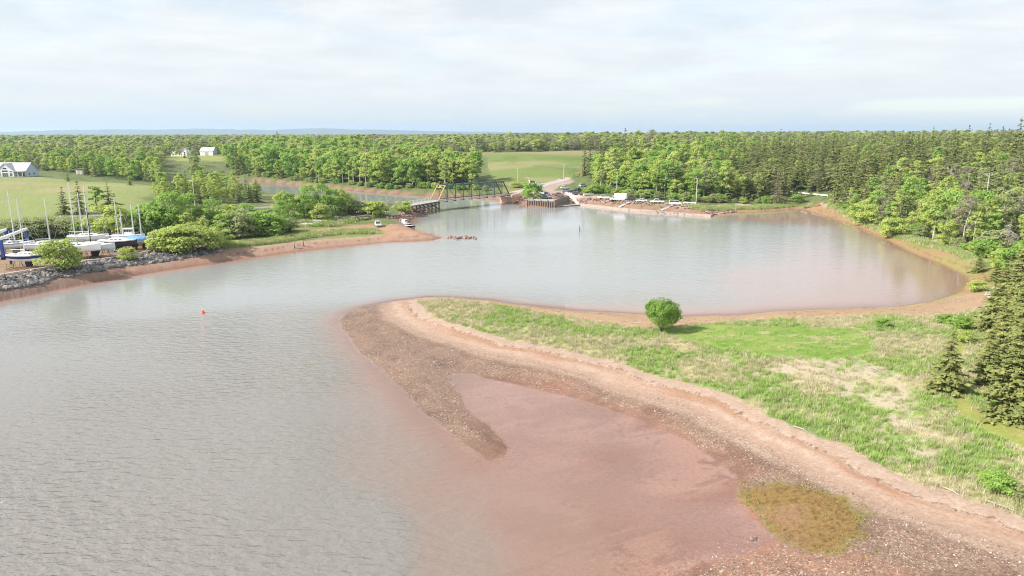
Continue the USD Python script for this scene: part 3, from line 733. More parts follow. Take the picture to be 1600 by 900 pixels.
def jitter(r0, r1, s, seed):
    rng = np.random.default_rng(seed)
    xs, ys = np.arange(-r1 * .80, r1 * .80, s), np.arange(r0 * .6, r1, s)
    x, y = np.meshgrid(xs, ys)
    x = (x + rng.uniform(-.42, .42, x.shape) * s).ravel(); y = (y + rng.uniform(-.42, .42, y.shape) * s).ravel()
    r = np.hypot(x, y)
    ok = (r >= r0) & (r < r1) & (np.abs(x) < y * 0.80 + 10)
    return x[ok], y[ok]
TX, TY, TS, TZONE = [], [], [], []
for r0, r1, s, sd in ((150, 460, 4.6, 1), (460, 760, 6.0, 2), (760, 1150, 8.5, 3), (1150, 1800, 12.5, 4), (1800, 3000, 19, 5)):
    x, y = jitter(r0, r1, s, sd)
    zone = np.full(len(x), -1)
    for i, k in enumerate(('f1', 'f2', 'f3', 'f4')):
        zone[inside(woods[k], x, y)] = i
    if r0 >= 760:
        zone[zone < 0] = 4
        for k in ('field_r', 'strip', 'clearing', 'field_l'):
            zone[inside(pg[k], x, y)] = -1
    ok = (zone >= 0) & ~shapely.contains_xy(WATER, x, y)
    x, y, zone = x[ok], y[ok], zone[ok]
    ok = ROADTREES.query(np.stack([x, y], -1))[0] > 6
    TX.append(x[ok]); TY.append(y[ok]); TZONE.append(zone[ok]); TS.append(np.full(ok.sum(), s))
TX, TY, TS, TZONE = map(np.concatenate, (TX, TY, TS, TZONE))
_px, _, _ = pix(TX, TY, 12.0)
_r = np.hypot(TX, TY)
_q = [pix(TX, TY, height(TX, TY, False) + h) for h in (6.0, 17.0)]
_hide = np.zeros(len(TX), bool)
for x0, x1, y1, r in ((258, 300, 243.5, 745), (310, 350, 243, 760), (114, 140, 272, 430), (852, 880, 236, 730)):
    _hide |= (_q[0][0] > x0 - 3) & (_q[0][0] < x1 + 3) & (_r < r) & (_q[1][1] < y1) & (_r > 240)
_keep = ~_hide & ~((np.abs(_px - 1191) < 15) & (np.hypot(TX, TY) > 640) & (np.hypot(TX, TY) < 790))
TX, TY, TS, TZONE = TX[_keep], TY[_keep], TS[_keep], TZONE[_keep]
TZ = height(TX, TY, False)
rngt = np.random.default_rng(5)
frac = idw(TX, TY, SPC[:, 2], _sf, 4)
isp = rngt.uniform(size=len(TX)) + (noise2(TX, TY, 0.03, 91) - .5) * 0.5 < frac
tone = noise2(TX, TY, 0.022, 92) * 0.6 + rngt.uniform(size=len(TX)) * 0.55
_k = ~(isp & (TZONE == 1) & (np.hypot(TX, TY) < 620) & (rngt.uniform(size=len(TX)) < .42))
TX, TY, TS, TZONE, TZ, isp, tone = (a_[_k] for a_ in (TX, TY, TS, TZONE, TZ, isp, tone))
TPX, TPY, TD = pix(TX, TY, TZ)
TR = np.hypot(TX, TY)
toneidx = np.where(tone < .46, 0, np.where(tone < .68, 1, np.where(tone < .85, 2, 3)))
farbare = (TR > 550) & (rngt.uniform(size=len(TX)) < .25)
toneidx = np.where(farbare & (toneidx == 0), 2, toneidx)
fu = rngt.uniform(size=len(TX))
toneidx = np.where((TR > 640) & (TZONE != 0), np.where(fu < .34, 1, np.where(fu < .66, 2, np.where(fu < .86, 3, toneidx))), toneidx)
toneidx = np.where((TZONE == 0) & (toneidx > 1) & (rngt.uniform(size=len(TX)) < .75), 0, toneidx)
toneidx = np.where((TZONE == 3) & (toneidx > 1), 1, toneidx)
toneidx = np.where((TZONE == 1) & (TPX < 1150) & (TPY > 262) & (toneidx > 1) & (rngt.uniform(size=len(TX)) < .7), rngt.integers(0, 2, len(TX)), toneidx)
edge = rngt.uniform(size=len(TX))
scale = rngt.uniform(0.60, 1.30, len(TX)) * np.where(TZONE == 3, .62, 1.0) * np.where((TZONE == 2), .82, 1.0) * np.where(TZONE == 1, 1.0, 1.0)
scale = scale * np.where(TZONE == 0, 1.10, 1.0)
shape = np.where(TZONE == 0, np.where(edge < .65, 1, 0), np.where(edge < .35, 0, np.where(edge < .7, 1, 2)))
proto_b = toneidx * 3 + shape
proto_s = rngt.integers(0, 4, len(TX))
scale = scale * np.where((edge > .95) & (TR < 1000), 1.28, 1.0) * np.where((TZONE == 1) & (TPX > 1150) & ~isp, .82, 1.0) * np.where(isp & (TZONE == 1), 1.10, 1.0) * np.where(isp & (TR > 600), .74, 1.0)
hts = np.where(isp, np.array([k[3] for k in SPRUCE])[proto_s], np.array([k[3] for k in BROAD])[proto_b]) * scale
spread = np.clip(TS / 5.5, 1, 2.6)
rot = rngt.uniform(0, 2 * math.pi, len(TX))
size_px = hts / TD
view = (TPX > -30) & (TPX < 1630) & (TR < 760)
WOOD_TXT = {0: ('on the far bank behind the truss bridge', 'trees on the far river bank'), 1: ('in the wood behind the car park and bay', 'trees of the wood behind the bay'), 2: ('in the woodland beyond the house and field', 'trees beyond the field'), 3: ('in the thicket between field and river', 'trees between field and river'), 4: ('in the distant woods', 'trees of the distant woods')}
LOOK = ['fresh-green', 'yellow-green', 'olive-green', 'near-leafless']
SHP = ['rounded', 'tall', 'slim']
TSD = sdf(TX, TY)
SEG = {0: [(455, 'up the river'), (530, 'across from the road'), (600, 'across from the traps'), (665, 'behind the trestle'), (710, 'behind the yellow end'), (2000, 'behind the green truss')],
       1: [(925, 'at the road corner'), (960, 'behind the dark pickup'), (1000, 'behind the box truck'), (1045, 'behind the white sedan'), (1095, 'behind the tall lamp post'), (1150, 'past the sea wall'), (1205, 'by the grey snag'), (1250, 'by the gully'), (1300, 'above the guard rail'), (1350, 'on the bay bend'), (1405, 'beside the birch'), (1460, 'behind the driftwood'), (1530, 'below the power pole'), (3000, 'behind the bleached snag')],
       2: [(60, 'behind the bungalow'), (140, 'around the pale shed'), (220, 'beyond the lawn'), (300, 'below the farmhouse'), (2000, 'below the barn')], 3: [(300, 'at the field end'), (360, 'behind the wooden pole'), (2000, 'at the river bend')], 4: [(3000, 'out towards the horizon')]}
BASE_TXT = {0: 'far bank wood', 1: 'bay wood', 2: 'woodland', 3: 'riverside thicket', 4: 'distant woods'}
def where_in_wood(i):
    z = int(TZONE[i])
    seg = next(t for lim, t in SEG[z] if TPX[i] < lim)
    row = 'front' if TSD[i] < 16 else 'middle' if TSD[i] < 55 else 'back'
    txt = f'in the {row} of the {BASE_TXT[z]} {seg}'
    return txt, txt
one = np.zeros(len(TX), bool)
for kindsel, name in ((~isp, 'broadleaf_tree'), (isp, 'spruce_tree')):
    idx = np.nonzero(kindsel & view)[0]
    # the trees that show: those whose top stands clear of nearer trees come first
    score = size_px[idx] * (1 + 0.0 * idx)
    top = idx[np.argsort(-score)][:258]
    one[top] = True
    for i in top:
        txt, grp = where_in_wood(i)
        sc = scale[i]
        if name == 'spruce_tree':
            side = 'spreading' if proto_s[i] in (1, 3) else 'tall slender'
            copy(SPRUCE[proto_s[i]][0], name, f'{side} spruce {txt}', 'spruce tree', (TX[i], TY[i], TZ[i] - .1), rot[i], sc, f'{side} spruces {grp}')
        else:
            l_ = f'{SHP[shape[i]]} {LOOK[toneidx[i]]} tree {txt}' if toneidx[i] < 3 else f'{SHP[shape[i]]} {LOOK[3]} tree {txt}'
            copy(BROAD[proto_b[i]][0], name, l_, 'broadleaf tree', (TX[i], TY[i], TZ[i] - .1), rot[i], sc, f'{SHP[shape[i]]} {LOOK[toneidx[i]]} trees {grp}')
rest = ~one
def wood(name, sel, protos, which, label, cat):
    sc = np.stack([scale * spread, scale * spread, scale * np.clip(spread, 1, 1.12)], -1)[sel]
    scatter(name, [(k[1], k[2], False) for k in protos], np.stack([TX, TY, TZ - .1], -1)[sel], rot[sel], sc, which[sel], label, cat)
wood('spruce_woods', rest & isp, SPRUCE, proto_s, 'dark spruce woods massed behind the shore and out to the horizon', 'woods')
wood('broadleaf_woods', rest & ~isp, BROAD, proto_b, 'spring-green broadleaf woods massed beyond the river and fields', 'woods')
# under-storey along the wood edges: scattered shrubs
EDGE_LINES = [([(385, 280.5), (440, 284), (500, 289.5), (560, 295.5), (620, 300.5), (671, 302.5), (720, 304), (755, 303)], 70, 'on the mud bank of the far wood', 'shrubs along the far river bank'),
              ([(935, 297), (960, 304), (985, 308), (1040, 312), (1090, 316), (1130, 317), (1200, 318), (1234, 316)], 60, 'at the foot of the bay wood', 'shrubs along the edge of the wood behind the car park'),
              ([(1300, 316), (1330, 336), (1365, 348), (1400, 361), (1440, 371), (1490, 386), (1525, 393)], 34, 'on the bay bank', 'shrubs along the edge of the wood round the bay')]
rs = np.random.default_rng(33)
SH_LOOK = ['fresh green', 'yellow-green', 'olive green']
for ln, n, txt, grp in EDGE_LINES:
    a = np.array(ln)
    t = np.sort(rs.uniform(0, len(a) - 1.001, n))
    q_ = a[t.astype(int)] * (1 - t % 1)[:, None] + a[t.astype(int) + 1] * (t % 1)[:, None]
    w = GP(q_[:, 0] + rs.normal(0, 3, n), q_[:, 1] + rs.normal(-.3, .5, n))
    for p in w:
        if p[2] < .3:
            continue
        j = int(rs.integers(0, 3))
        sx_ = pix(*p)[0]
        z_ = 0 if 'river' in grp else 1
        seg = next(t_ for lim, t_ in SEG[z_] if sx_ < lim)
        copy(SHRUB[j][0], 'shrub', f'{SH_LOOK[j]} low shrub {txt}, {seg}', 'shrub', p - [0, 0, .1], rs.uniform(0, 6.28), rs.uniform(.5, 1.3), f'{SH_LOOK[j]} {grp}, {seg}')

# ------------------------------------------------------------------ far country
rr, aa = np.geomspace(2900, 13500, 46), np.linspace(-0.76, 0.76, 900)
A, R_ = np.meshgrid(aa, rr)
fx, fy = (np.sin(A) * R_).ravel(), (np.cos(A) * R_).ravel()
fz = height(fx, fy, False) + 4 + 13 * noise2(fx, fy * .4, 0.014, 95, 2)
i0 = np.arange(45)[:, None] * 900 + np.arange(899)[None, :]
solo('distant_woodland', (np.stack([fx, fy, fz], -1), np.stack([i0, i0 + 1, i0 + 901, i0 + 900], -1).reshape(-1, 4)),
     plain('woodland_canopy', (0.10, 0.13, 0.06), 0.95, 0.45, 0.006), 'hazy distant woodland out to the horizon', 'woods', kind='stuff')
def ridge(name, r, prof, width, label):
    a = np.linspace(prof[0][0], prof[-1][0], 260)
    az = np.arctan((a - 800) / FOC)
    hpx = np.interp(a, *zip(*prof))
    peak = CAM_H + hpx / FOC * r * 1.0
    hn = 1 + (noise2(a * 1.0, a * 0, 0.03, 97) - .5) * .35
    rows = []
    for t in np.linspace(-1, 1, 13):
        z = 2 + np.maximum(peak * hn - 2, 0) * math.cos(t * math.pi / 2) ** 1.5
        rows.append(np.stack([np.sin(az) * (r + t * width), np.cos(az) * (r + t * width), z], -1))
    v = np.vstack(rows); n = len(a)
    i0 = np.arange(12)[:, None] * n + np.arange(n - 1)[None, :]
    solo(name, (v, np.stack([i0, i0 + 1, i0 + n + 1, i0 + n], -1).reshape(-1, 4)), plain(name + '_look', (0.055, 0.085, 0.05), .95, .3, .002), label, None, kind='structure', smooth=True)
ridge('hills', 14400, [(-400, 0.5), (0, 1.0), (150, 4.2), (280, 5.4), (420, 4.8), (500, 7.0), (560, 6.2), (640, 3.6), (760, 1.6), (900, .6), (1000, -1)], 1500, 'low blue hills far beyond the river')

# ------------------------------------------------------------------ bridge, trestle, wharf and sea wall
M.update({
    'green_steel': plain('green_steel', (0.045, 0.085, 0.070), .6, .25), 'yellow_paint': plain('yellow_paint', (0.40, 0.30, 0.07), .5, .12), 'dark_steel': plain('dark_steel', (0.035, 0.04, 0.04), .6, .3),
    'timber': plain('timber', (0.16, 0.125, 0.10), .9, .3, 2.5), 'brown_timber': plain('brown_timber', (0.27, 0.20, 0.155), .9, .25, 2.0), 'grey_timber': plain('grey_timber', (0.34, 0.31, 0.28), .9, .2, 2.5), 'pale_timber': plain('pale_timber', (0.52, 0.46, 0.40), .9, .15, 2.5),
    'rail_white': plain('rail_white', (0.62, 0.62, 0.60), .6, .12), 'sandstone': plain('sandstone', (0.42, 0.27, 0.21), .9, .25, 1.2), 'concrete': plain('concrete', (0.46, 0.43, 0.39), .9, .15, 1.0), 'pink_concrete': plain('pink_concrete', (0.33, 0.27, 0.23), .9, .18, 0.8),
    'asphalt': plain('asphalt', (0.20, 0.19, 0.185), .9, .15, .5), 'rock_dark': plain('rock_dark', (0.16, 0.145, 0.14), .9, .45, .7), 'rock_red': plain('rock_red', (0.25, 0.165, 0.135), .9, .4, .6), 'rust': plain('rust', (0.24, 0.11, 0.06), .9, .3, 3),
    'white_paint': plain('white_paint', (0.74, 0.74, 0.73), .45, .06), 'cream_paint': plain('cream_paint', (0.66, 0.64, 0.58), .6, .1), 'black_paint': plain('black_paint', (0.022, 0.022, 0.024), .4, .2), 'rubber': plain('rubber', (0.02, 0.02, 0.02), .8, .1),
})
def unit(v):
    return v / np.linalg.norm(v)
DECK = 4.0
Ln, Rn = P(685, 314.2, DECK), P(795.5, 304.2, DECK)
ax = unit(Rn - Ln); per = np.array([-ax[1], ax[0], 0.0])          # per points away from the camera, to the far truss
SPAN, BW, BH, NP_ = float(np.linalg.norm(Rn - Ln)), 5.0, 6.3, 9
def B(s, w, z):
    return Ln + ax * s + per * w + np.array([0, 0, z])
bridge = thing('truss_bridge', 'green steel truss bridge with yellow entry portal spanning the narrow river mouth', 'bridge')
pl = SPAN / NP_
for w, sd in ((0.0, 'near'), (BW, 'far')):
    part('bottom_chord', MB().bar(B(0, w, .15), B(SPAN, w, .15), .28, .4), M['dark_steel'], bridge)
    part('top_chord', MB().bar(B(pl * .85, w, BH), B(SPAN - pl * .85, w, BH), .34, .36), M['green_steel'], bridge)
    part('end_post', MB().bar(B(0, w, .2), B(pl * .85, w, BH), .32, .32), M['yellow_paint'], bridge, label='yellow end post at the trestle end')
    part('end_post', MB().bar(B(SPAN, w, .2), B(SPAN - pl * .85, w, BH), .38, .38), M['dark_steel'], bridge)
    for k in range(1, NP_):
        s = pl * k if 1 < k < NP_ - 1 else (pl * 1.0 if k == 1 else SPAN - pl)
        part('vertical_post', MB().bar(B(s, w, .3), B(s, w, BH - .15), .26, .30), M['green_steel'], bridge)
        if 1 <= k < NP_ - 1:
            up = k < NP_ / 2
            a, b = (B(pl * k, w, BH - .2), B(pl * (k + 1), w, .3)) if up else (B(pl * k, w, .3), B(pl * (k + 1), w, BH - .2))
            part('diagonal_brace', MB().bar(a, b, .13), M['green_steel'], bridge)
    part('handrail', MB().bar(B(0, w + (.25 if w == 0 else -.25), 1.1), B(SPAN, w + (.25 if w == 0 else -.25), 1.1), .08, .10).bar(B(0, w + (.25 if w == 0 else -.25), .65), B(SPAN, w + (.25 if w == 0 else -.25), .65), .06, .08), M['rust'], bridge)
for k in range(NP_):
    s = pl * .85 if k == 0 else SPAN - pl * .85 if k == NP_ - 1 else pl * (k + 0.0)
    part('top_strut', MB().bar(B(s, 0, BH), B(s, BW, BH), .16, .22), M['yellow_paint' if k == 0 else 'green_steel'], bridge)
g_ = MB()
for t0, t1 in ((0, .25), (.25, .5), (.5, .75), (.75, 1)):
    up = t0 in (0, .5)
    g_.bar(B(pl * .72, BW * t0, BH - (.1 if up else 1.1)), B(pl * .72, BW * t1, BH - (1.1 if up else .1)), .12)
g_.bar(B(pl * .70, 0, BH - 1.15), B(pl * .70, BW, BH - 1.15), .14)
part('portal_brace', g_, M['yellow_paint'], bridge)
pn = MB(); c0 = B(pl * .66, BW * .5, BH - .7)
pn.bar(c0 - per * .55, c0 + per * .55, .06, .8)
part('height_sign', pn, M['yellow_paint'], bridge)
for k in range(NP_ + 1):
    part('floor_beam', MB().bar(B(pl * k if k < NP_ else SPAN - .2, -.5, -.32), B(pl * k if k < NP_ else SPAN - .2, BW + .5, -.32), .3, .5), M['dark_steel'], bridge)
dk = MB()
for k in range(int(SPAN / 1.2)):
    dk.bar(B(k * 1.2 + .6, .2, .03), B(k * 1.2 + .6, BW - .2, .03), 1.17, .14)
part('deck', dk, M['grey_timber'], bridge)
part('deck_edge', MB().bar(B(0, -.12, .02), B(SPAN, -.12, .02), .16, .42), M['pale_timber'], bridge)

# trestle approach
T0 = (P(640, 320.0, DECK) + 0); tdir = unit((T0 - B(0, BW / 2, 0)) * [1, 1, 0]); tper = np.array([-tdir[1], tdir[0], 0]); TL = float(np.linalg.norm((T0 - B(0, BW / 2, 0))[:2]))
TO = B(0, BW / 2, 0)
def TT(s, w, z):
    return TO + tdir * s + tper * w + np.array([0, 0, z])
tre = thing('timber_trestle', 'dark timber pile trestle with white railings leading onto the truss bridge', 'trestle')
nb = 7
for k in range(nb):
    s = -2.0 + k * (TL - 0.5 + 2.0) / nb if k else .3
    part('pile_cap', MB().bar(TT(s, -2.9, -.62), TT(s, 2.9, -.62), .34, .36), M['timber'], tre)
    for w in (-2.5, -.9, .9, 2.5):
        part('pile', MB().tube(TT(s, w * 1.12, -DECK - 1.4), TT(s, w, -.7), .17, .16, 7), M['timber'], tre)
    part('cross_brace', MB().bar(TT(s + .22, -2.7, -.9), TT(s + .22, 2.7, -DECK + .7), .09, .22).bar(TT(s - .22, 2.7, -.9), TT(s - .22, -2.7, -DECK + .7), .09, .22), M['timber'], tre)
for w in (-2.4, -1.2, 0, 1.2, 2.4):
    part('stringer', MB().bar(TT(-.2, w, -.28), TT(TL + 2, w, -.28), .22, .34), M['timber'], tre)
part('deck', MB().bar(TT(0.05, 0, -.02), TT(TL + 2, 0, -.02), 5.6, .15), M['grey_timber'], tre)
for w in (-2.7, 2.7):
    part('rail', MB().bar(TT(.2, w, 1.0), TT(TL + 2, w, 1.0), .10, .16).bar(TT(.2, w, .55), TT(TL + 2, w, .55), .08, .12), M['rail_white'], tre)
    for k in range(8):
        s = .3 + k * (TL + 1.4) / 7
        part('rail_post', MB().bar(TT(s, w, -.3), TT(s, w, 1.15), .16), M['rail_white'], tre)

# roads laid 6 mm and more over the ground as ribbons following it
def ribbon(name, pts, width, m, label, z0=None, lift=.06):
    a = np.array(pts, float)
    w = GP(a[:, 0], a[:, 1])[:, :2]
    s = np.concatenate([[0], np.cumsum(np.linalg.norm(np.diff(w, axis=0), axis=1))])
    t = np.arange(0, s[-1], 1.5)
    c = np.stack([np.interp(t, s, w[:, 0]), np.interp(t, s, w[:, 1])], 1)
    k = np.ones(9) / 9
    c[:, 0] = np.convolve(np.pad(c[:, 0], 4, 'edge'), k, 'valid'); c[:, 1] = np.convolve(np.pad(c[:, 1], 4, 'edge'), k, 'valid')
    d = np.gradient(c, axis=0); d /= np.linalg.norm(d, axis=1, keepdims=True); n = np.stack([-d[:, 1], d[:, 0]], 1)
    cols = np.linspace(-.5, .5, 7)
    pp = np.stack([c + n * (o * width * (1 + .05 * math.sin(9 * o))) for o in cols], 1)
    z = height(pp[..., 0].ravel(), pp[..., 1].ravel()).reshape(pp.shape[:2])
    z = np.maximum(z.max(1, keepdims=True) * .6 + z * .4, z) + lift
    v = np.concatenate([pp, z[..., None]], -1).reshape(-1, 3)
    i0 = np.arange(len(c) - 1)[:, None] * 7 + np.arange(6)[None, :]
    f = np.stack([i0, i0 + 1, i0 + 8, i0 + 7], -1).reshape(-1, 4)[:, ::-1]
    return solo(name, (v, f), m, label, None, kind='structure', smooth=True)
ribbon('road', ROAD_PX, 6.5, M['asphalt'], 'grey road running from the boatyard to the trestle')
ribbon('road', ROAD2_PX, 7.0, plain('chip_seal', (0.34, 0.31, 0.285), .9, .15, .5), 'pale road climbing away between the field and the wood')

# rocks
def rock_mesh(rng, sub=0):
    m = trimesh.creation.icosphere(subdivisions=sub, radius=1.0)
    v = np.array(m.vertices)
    v *= rng.uniform(.62, 1.15, (len(v), 1))
    return v * rng.uniform([.7, .7, .5], [1.25, 1.25, .9]), np.array(m.faces)
def rocks(name, m, pts, sizes, seed, label, cat):
    rng = np.random.default_rng(seed)
    b = MB()
    for p, s in zip(pts, sizes):
        v, f = rock_mesh(rng)
        a = rng.uniform(0, 6.28)
        R2 = np.array([[math.cos(a), -math.sin(a), 0], [math.sin(a), math.cos(a), 0], [0, 0, 1]])
        b.add(v @ R2.T * s + p, f)
    return solo(name, b, m, label, cat, kind='stuff')
def band(top, bot, n, seed):
    rng = np.random.default_rng(seed)
    a, b = np.array(top, float), np.array(bot, float)
    t = rng.uniform(0, len(a) - 1.001, n); i = t.astype(int); f = (t % 1)[:, None]
    k = rng.uniform(0, 1, (n, 1))
    q_ = (a[i] * (1 - f) + a[i + 1] * f) * (1 - k) + (b[i] * (1 - f) + b[i + 1] * f) * k
    return GP(q_[:, 0], q_[:, 1])
rp = band([(-90, 446), (0, 433), (60, 424), (110, 414), (160, 406), (245, 394), (300, 388), (345, 384)], [(-90, 476), (0, 459), (60, 447), (110, 436), (160, 426), (245, 411), (300, 402), (345, 393)], 2300, 41)
rg = np.random.default_rng(42)
rgrey = mat('riprap_look', {'vc': ('voronoi_texture', {'scale': .9}), 'vs': ('separate_color', {}), 'g': ('geometry', {}), 'n': ('noise_texture', {'scale': 2.0, 'detail': 3.0}), 'a': ('math', {'math_type': 'multiply', 'value2': .4}), 's': ('math', {'math_type': 'multiply_add', 'value2': .7}),
    'r': ('rgb_ramp', {'ramp': [(0.2, (.05, .05, .052)), (.55, (.115, .11, .106)), (.8, (.22, .205, .19)), (1, (.42, .39, .36))]}), 'p': ('principled_bsdf', {'roughness': .9})},
    [('g.position', 'n.vector'), ('n.fac', 'a.value1'), ('g.position', 'vc.vector'), ('vc.color', 'vs.color'), ('vs.r', 's.value1'), ('a.value', 's.value3'), ('s.value', 'r.fac'), ('r.color', 'p.base_color')])
rred = mat('red_rubble_look', {'vc': ('voronoi_texture', {'scale': .9}), 'vs': ('separate_color', {}), 'g': ('geometry', {}), 'n': ('noise_texture', {'scale': 2.0, 'detail': 3.0}), 'a': ('math', {'math_type': 'multiply', 'value2': .4}), 's': ('math', {'math_type': 'multiply_add', 'value2': .7}),
    'r': ('rgb_ramp', {'ramp': [(0.15, (.10, .065, .055)), (.55, (.22, .145, .12)), (.85, (.36, .25, .21)), (1, (.5, .40, .35))]}), 'p': ('principled_bsdf', {'roughness': .9})},
    [('g.position', 'n.vector'), ('n.fac', 'a.value1'), ('g.position', 'vc.vector'), ('vc.color', 'vs.color'), ('vs.r', 's.value1'), ('a.value', 's.value3'), ('s.value', 'r.fac'), ('r.color', 'p.base_color')])
rocks('riprap', rgrey, rp, rg.uniform(.28, .72, len(rp)), 43, 'grey armour stone bank below the boatyard', 'riprap')
seat_top = [(898, 312), (914, 313.5), (986, 321), (1075, 327), (1113, 331.5), (1150, 331)]
seat_bot = [(900, 319), (914, 320.5), (986, 328), (1075, 334), (1113, 336), (1150, 332)]
sp = band(seat_top, seat_bot, 800, 44)
rocks('rubble_slope', rred, sp + [0, 0, .25], rg.uniform(.25, .7, len(sp)), 45, 'reddish rubble slope between the car park and the concrete ledge', 'rubble')
lq = band([(908, 319.5), (947, 324), (986, 328), (1030, 331.5), (1072, 334.8), (1113, 337.5)], [(908, 320.5), (947, 325), (986, 329.3), (1030, 332.6), (1072, 336), (1113, 338.6)], 260, 144)
rocks('ledge_stones', rred, lq * [1, 1, 0] + [0, .4, .78], rg.uniform(.12, .34, len(lq)), 145, 'loose reddish stones lying along the concrete ledge', 'stones')
ep = band([(797, 305), (812, 308), (826, 309)], [(797, 317), (812, 318), (826, 318)], 200, 46)
rocks('abutment_rubble', rred, ep + [0, 0, .2], rg.uniform(.3, .8, len(ep)), 47, 'reddish boulders beside the bridge abutment', 'rubble')
tp = band([(600, 341), (625, 333), (645, 326), (668, 325)], [(640, 347), (646, 342), (656, 335), (676, 331)], 260, 48)
rocks('trestle_rubble', rred, tp + [0, 0, .15], rg.uniform(.3, .75, len(tp)), 49, 'brown rubble under the trestle approach', 'rubble')
bk = [kind_prim(f'boulder_kind_{i}') for i in range(4)]
for i, k in enumerate(bk):
    part('rock_body', rock_mesh(np.random.default_rng(60 + i), 1), M['rock_red'], k)
for i in range(26):
    t = i / 25
    p = P(700 + 44 * t + rg.normal(0, 1.2), 372.4 + rg.normal(0, .9), 0)
    copy(bk[i % 4], 'boulder', 'brown boulder in the low rock groyne off the red sand spit', 'boulder', p + [0, 0, .1], rg.uniform(0, 6), rg.uniform(.35, .75), 'boulders of the rock groyne')

# pier and abutment of sandstone blocks
pier = thing('stone_pier', 'red sandstone pier under the far end of the truss bridge', 'pier')
pc = B(SPAN - 1.0, BW / 2, 0); pang = math.atan2(ax[1], ax[0])
rgp = np.random.default_rng(8)
for row in range(5):
    z = -DECK - 1.0 + row * .88 + .44
    for side in range(2):
        for k in range(6):
            w = (k - 2.5) * 1.35
            o = pc + ax * ((side - .5) * 1.3 + (-.9)) + per * w
            part('stone', MB().box((o[0], o[1], z), (1.28 + rgp.uniform(-.03, .03), 1.31, .86), pang), M['sandstone'], pier)
part('cap_slab', MB().box((pc + ax * -.9)[:2].tolist() + [-.50 + .0], (3.0, 8.6, .14), pang).box((pc + ax * -.9)[:2].tolist() + [DECK - .62], (3.0, 8.4, .12), pang), M['concrete'], pier)
ab = thing('bridge_abutment', 'red sandstone abutment wall at the car park end of the bridge', 'abutment')
part('wall', MB().box((B(SPAN + 1.2, BW / 2, 0)[:2]).tolist() + [1.45], (1.6, 8.0, 4.6), pang), M['sandstone'], ab)
part('wing_wall', MB().bar(B(SPAN + 1.8, -1.4, -2.2), B(SPAN + 7, -3.0, -2.2), .5, 3.4), M['sandstone'], ab)

# timber wharf
wh = thing('timber_wharf', 'timber pile wharf wall below the parked pickup trucks', 'wharf')
wa, wb = P(824, 323, 0), P(890, 318.0, 0); wa2, wb2 = P(823, 322.8, 0), P(866, 324.2, 0)
wd = unit(wb2 - wa2); wn_ = np.array([-wd[1], wd[0], 0]); wl = float(np.linalg.norm(wb2 - wa2))
part('plank_wall', MB().bar(wa2 + wn_ * .5 + [0, 0, 1.1], wb2 + wn_ * .5 + [0, 0, .7], .25, 3.8), M['timber'], wh)
part('deck', MB().bar(wa2 + wn_ * 3.2 + [0, 0, 2.95], wb2 + wn_ * 3.2 + [0, 0, 2.95], 5.2, .16), M['grey_timber'], wh)
for k in range(13):
    p = wa2 + wd * wl * k / 12
    part('pile', MB().tube(p + [0, 0, -2], p + [0, 0, 2.7 + .6 * (k % 3 == 0)], .23, .20, 8), M['brown_timber'], wh)
part('cap_timber', MB().bar(wa2 + wn_ * .4 + [0, 0, 2.75], wb2 + wn_ * .4 + [0, 0, 2.75], .3, .30), M['grey_timber'], wh)
part('return_wall', MB().bar(wb2 + wn_ * .2 + [0, 0, 1.1], P(889, 316, 0) + np.array([0, 0, 1.1]), .3, 4.0), M['timber'], wh)
fd = thing('floating_dock', 'grey floating dock moored in the slip beside the wharf', 'dock')
fa, fb = P(867, 323.6, 0), P(909, 320.6, 0); fdir = unit(fb - fa); fl_ = float(np.linalg.norm(fb - fa)); fn = np.array([-fdir[1], fdir[0], 0])
part('float', MB().bar(fa + [0, 0, .12], fb + [0, 0, .12], 2.0, .5), M['timber'], fd)
for k in range(int(fl_ / .6)):
    part('plank', MB().bar(fa + fdir * (k * .6 + .3) - fn * 1.05 + [0, 0, .42], fa + fdir * (k * .6 + .3) + fn * 1.05 + [0, 0, .42], .55, .08), M['grey_timber'], fd)
rmp = thing('boat_ramp', 'sloping concrete boat ramp between wharf and sea wall', 'ramp')
ra, rb_ = G(890, 309.5), P(911, 320.5, -.2)
part('slab', MB().bar(ra + [0, 0, .12], rb_ + [0, 0, .1], 5.0, .22), M['concrete'], rmp)
part('kerb', MB().bar(ra + [2.6, -.6, .35], rb_ + [2.6, -.6, .3], .3, .4), M['pale_timber'], rmp)
led = thing('concrete_ledge', 'low pinkish concrete ledge along the water below the parked cars', 'ledge')
lp = [P(a, b, 0) for a, b in ((908, 321), (947, 325.2), (986, 329.5), (1030, 333), (1072, 336.2), (1113, 339))]
for a, b in zip(lp[:-1], lp[1:]):
    d = unit(b - a)
    part('ledge_section', MB().bar(a + [0, .6, .05], b + [0, .6, .05] - d * .08, 2.4, 1.5), M['pink_concrete'], led)
for px_, py_, px2, py2 in ((967, 323.5, 984, 316.5), (1033, 328.5, 1050, 321.5)):
    a, b = P(px_, py_, .9), G(px2, py2) + [0, 0, .3]
    gw_ = thing('gangway', 'pale wooden gangway down the rubble to the ledge ' + ('below the box truck' if px_ < 1000 else 'below the second white pickup'), 'gangway')
    part('deck', MB().bar(a, b, 1.6, .14), M['pale_timber'], gw_)
    for s in (-.8, .8):
        part('side_rail', MB().bar(a + [s, s * .3, .25], b + [s, s * .3, .25], .12, .35), M['grey_timber'], gw_)

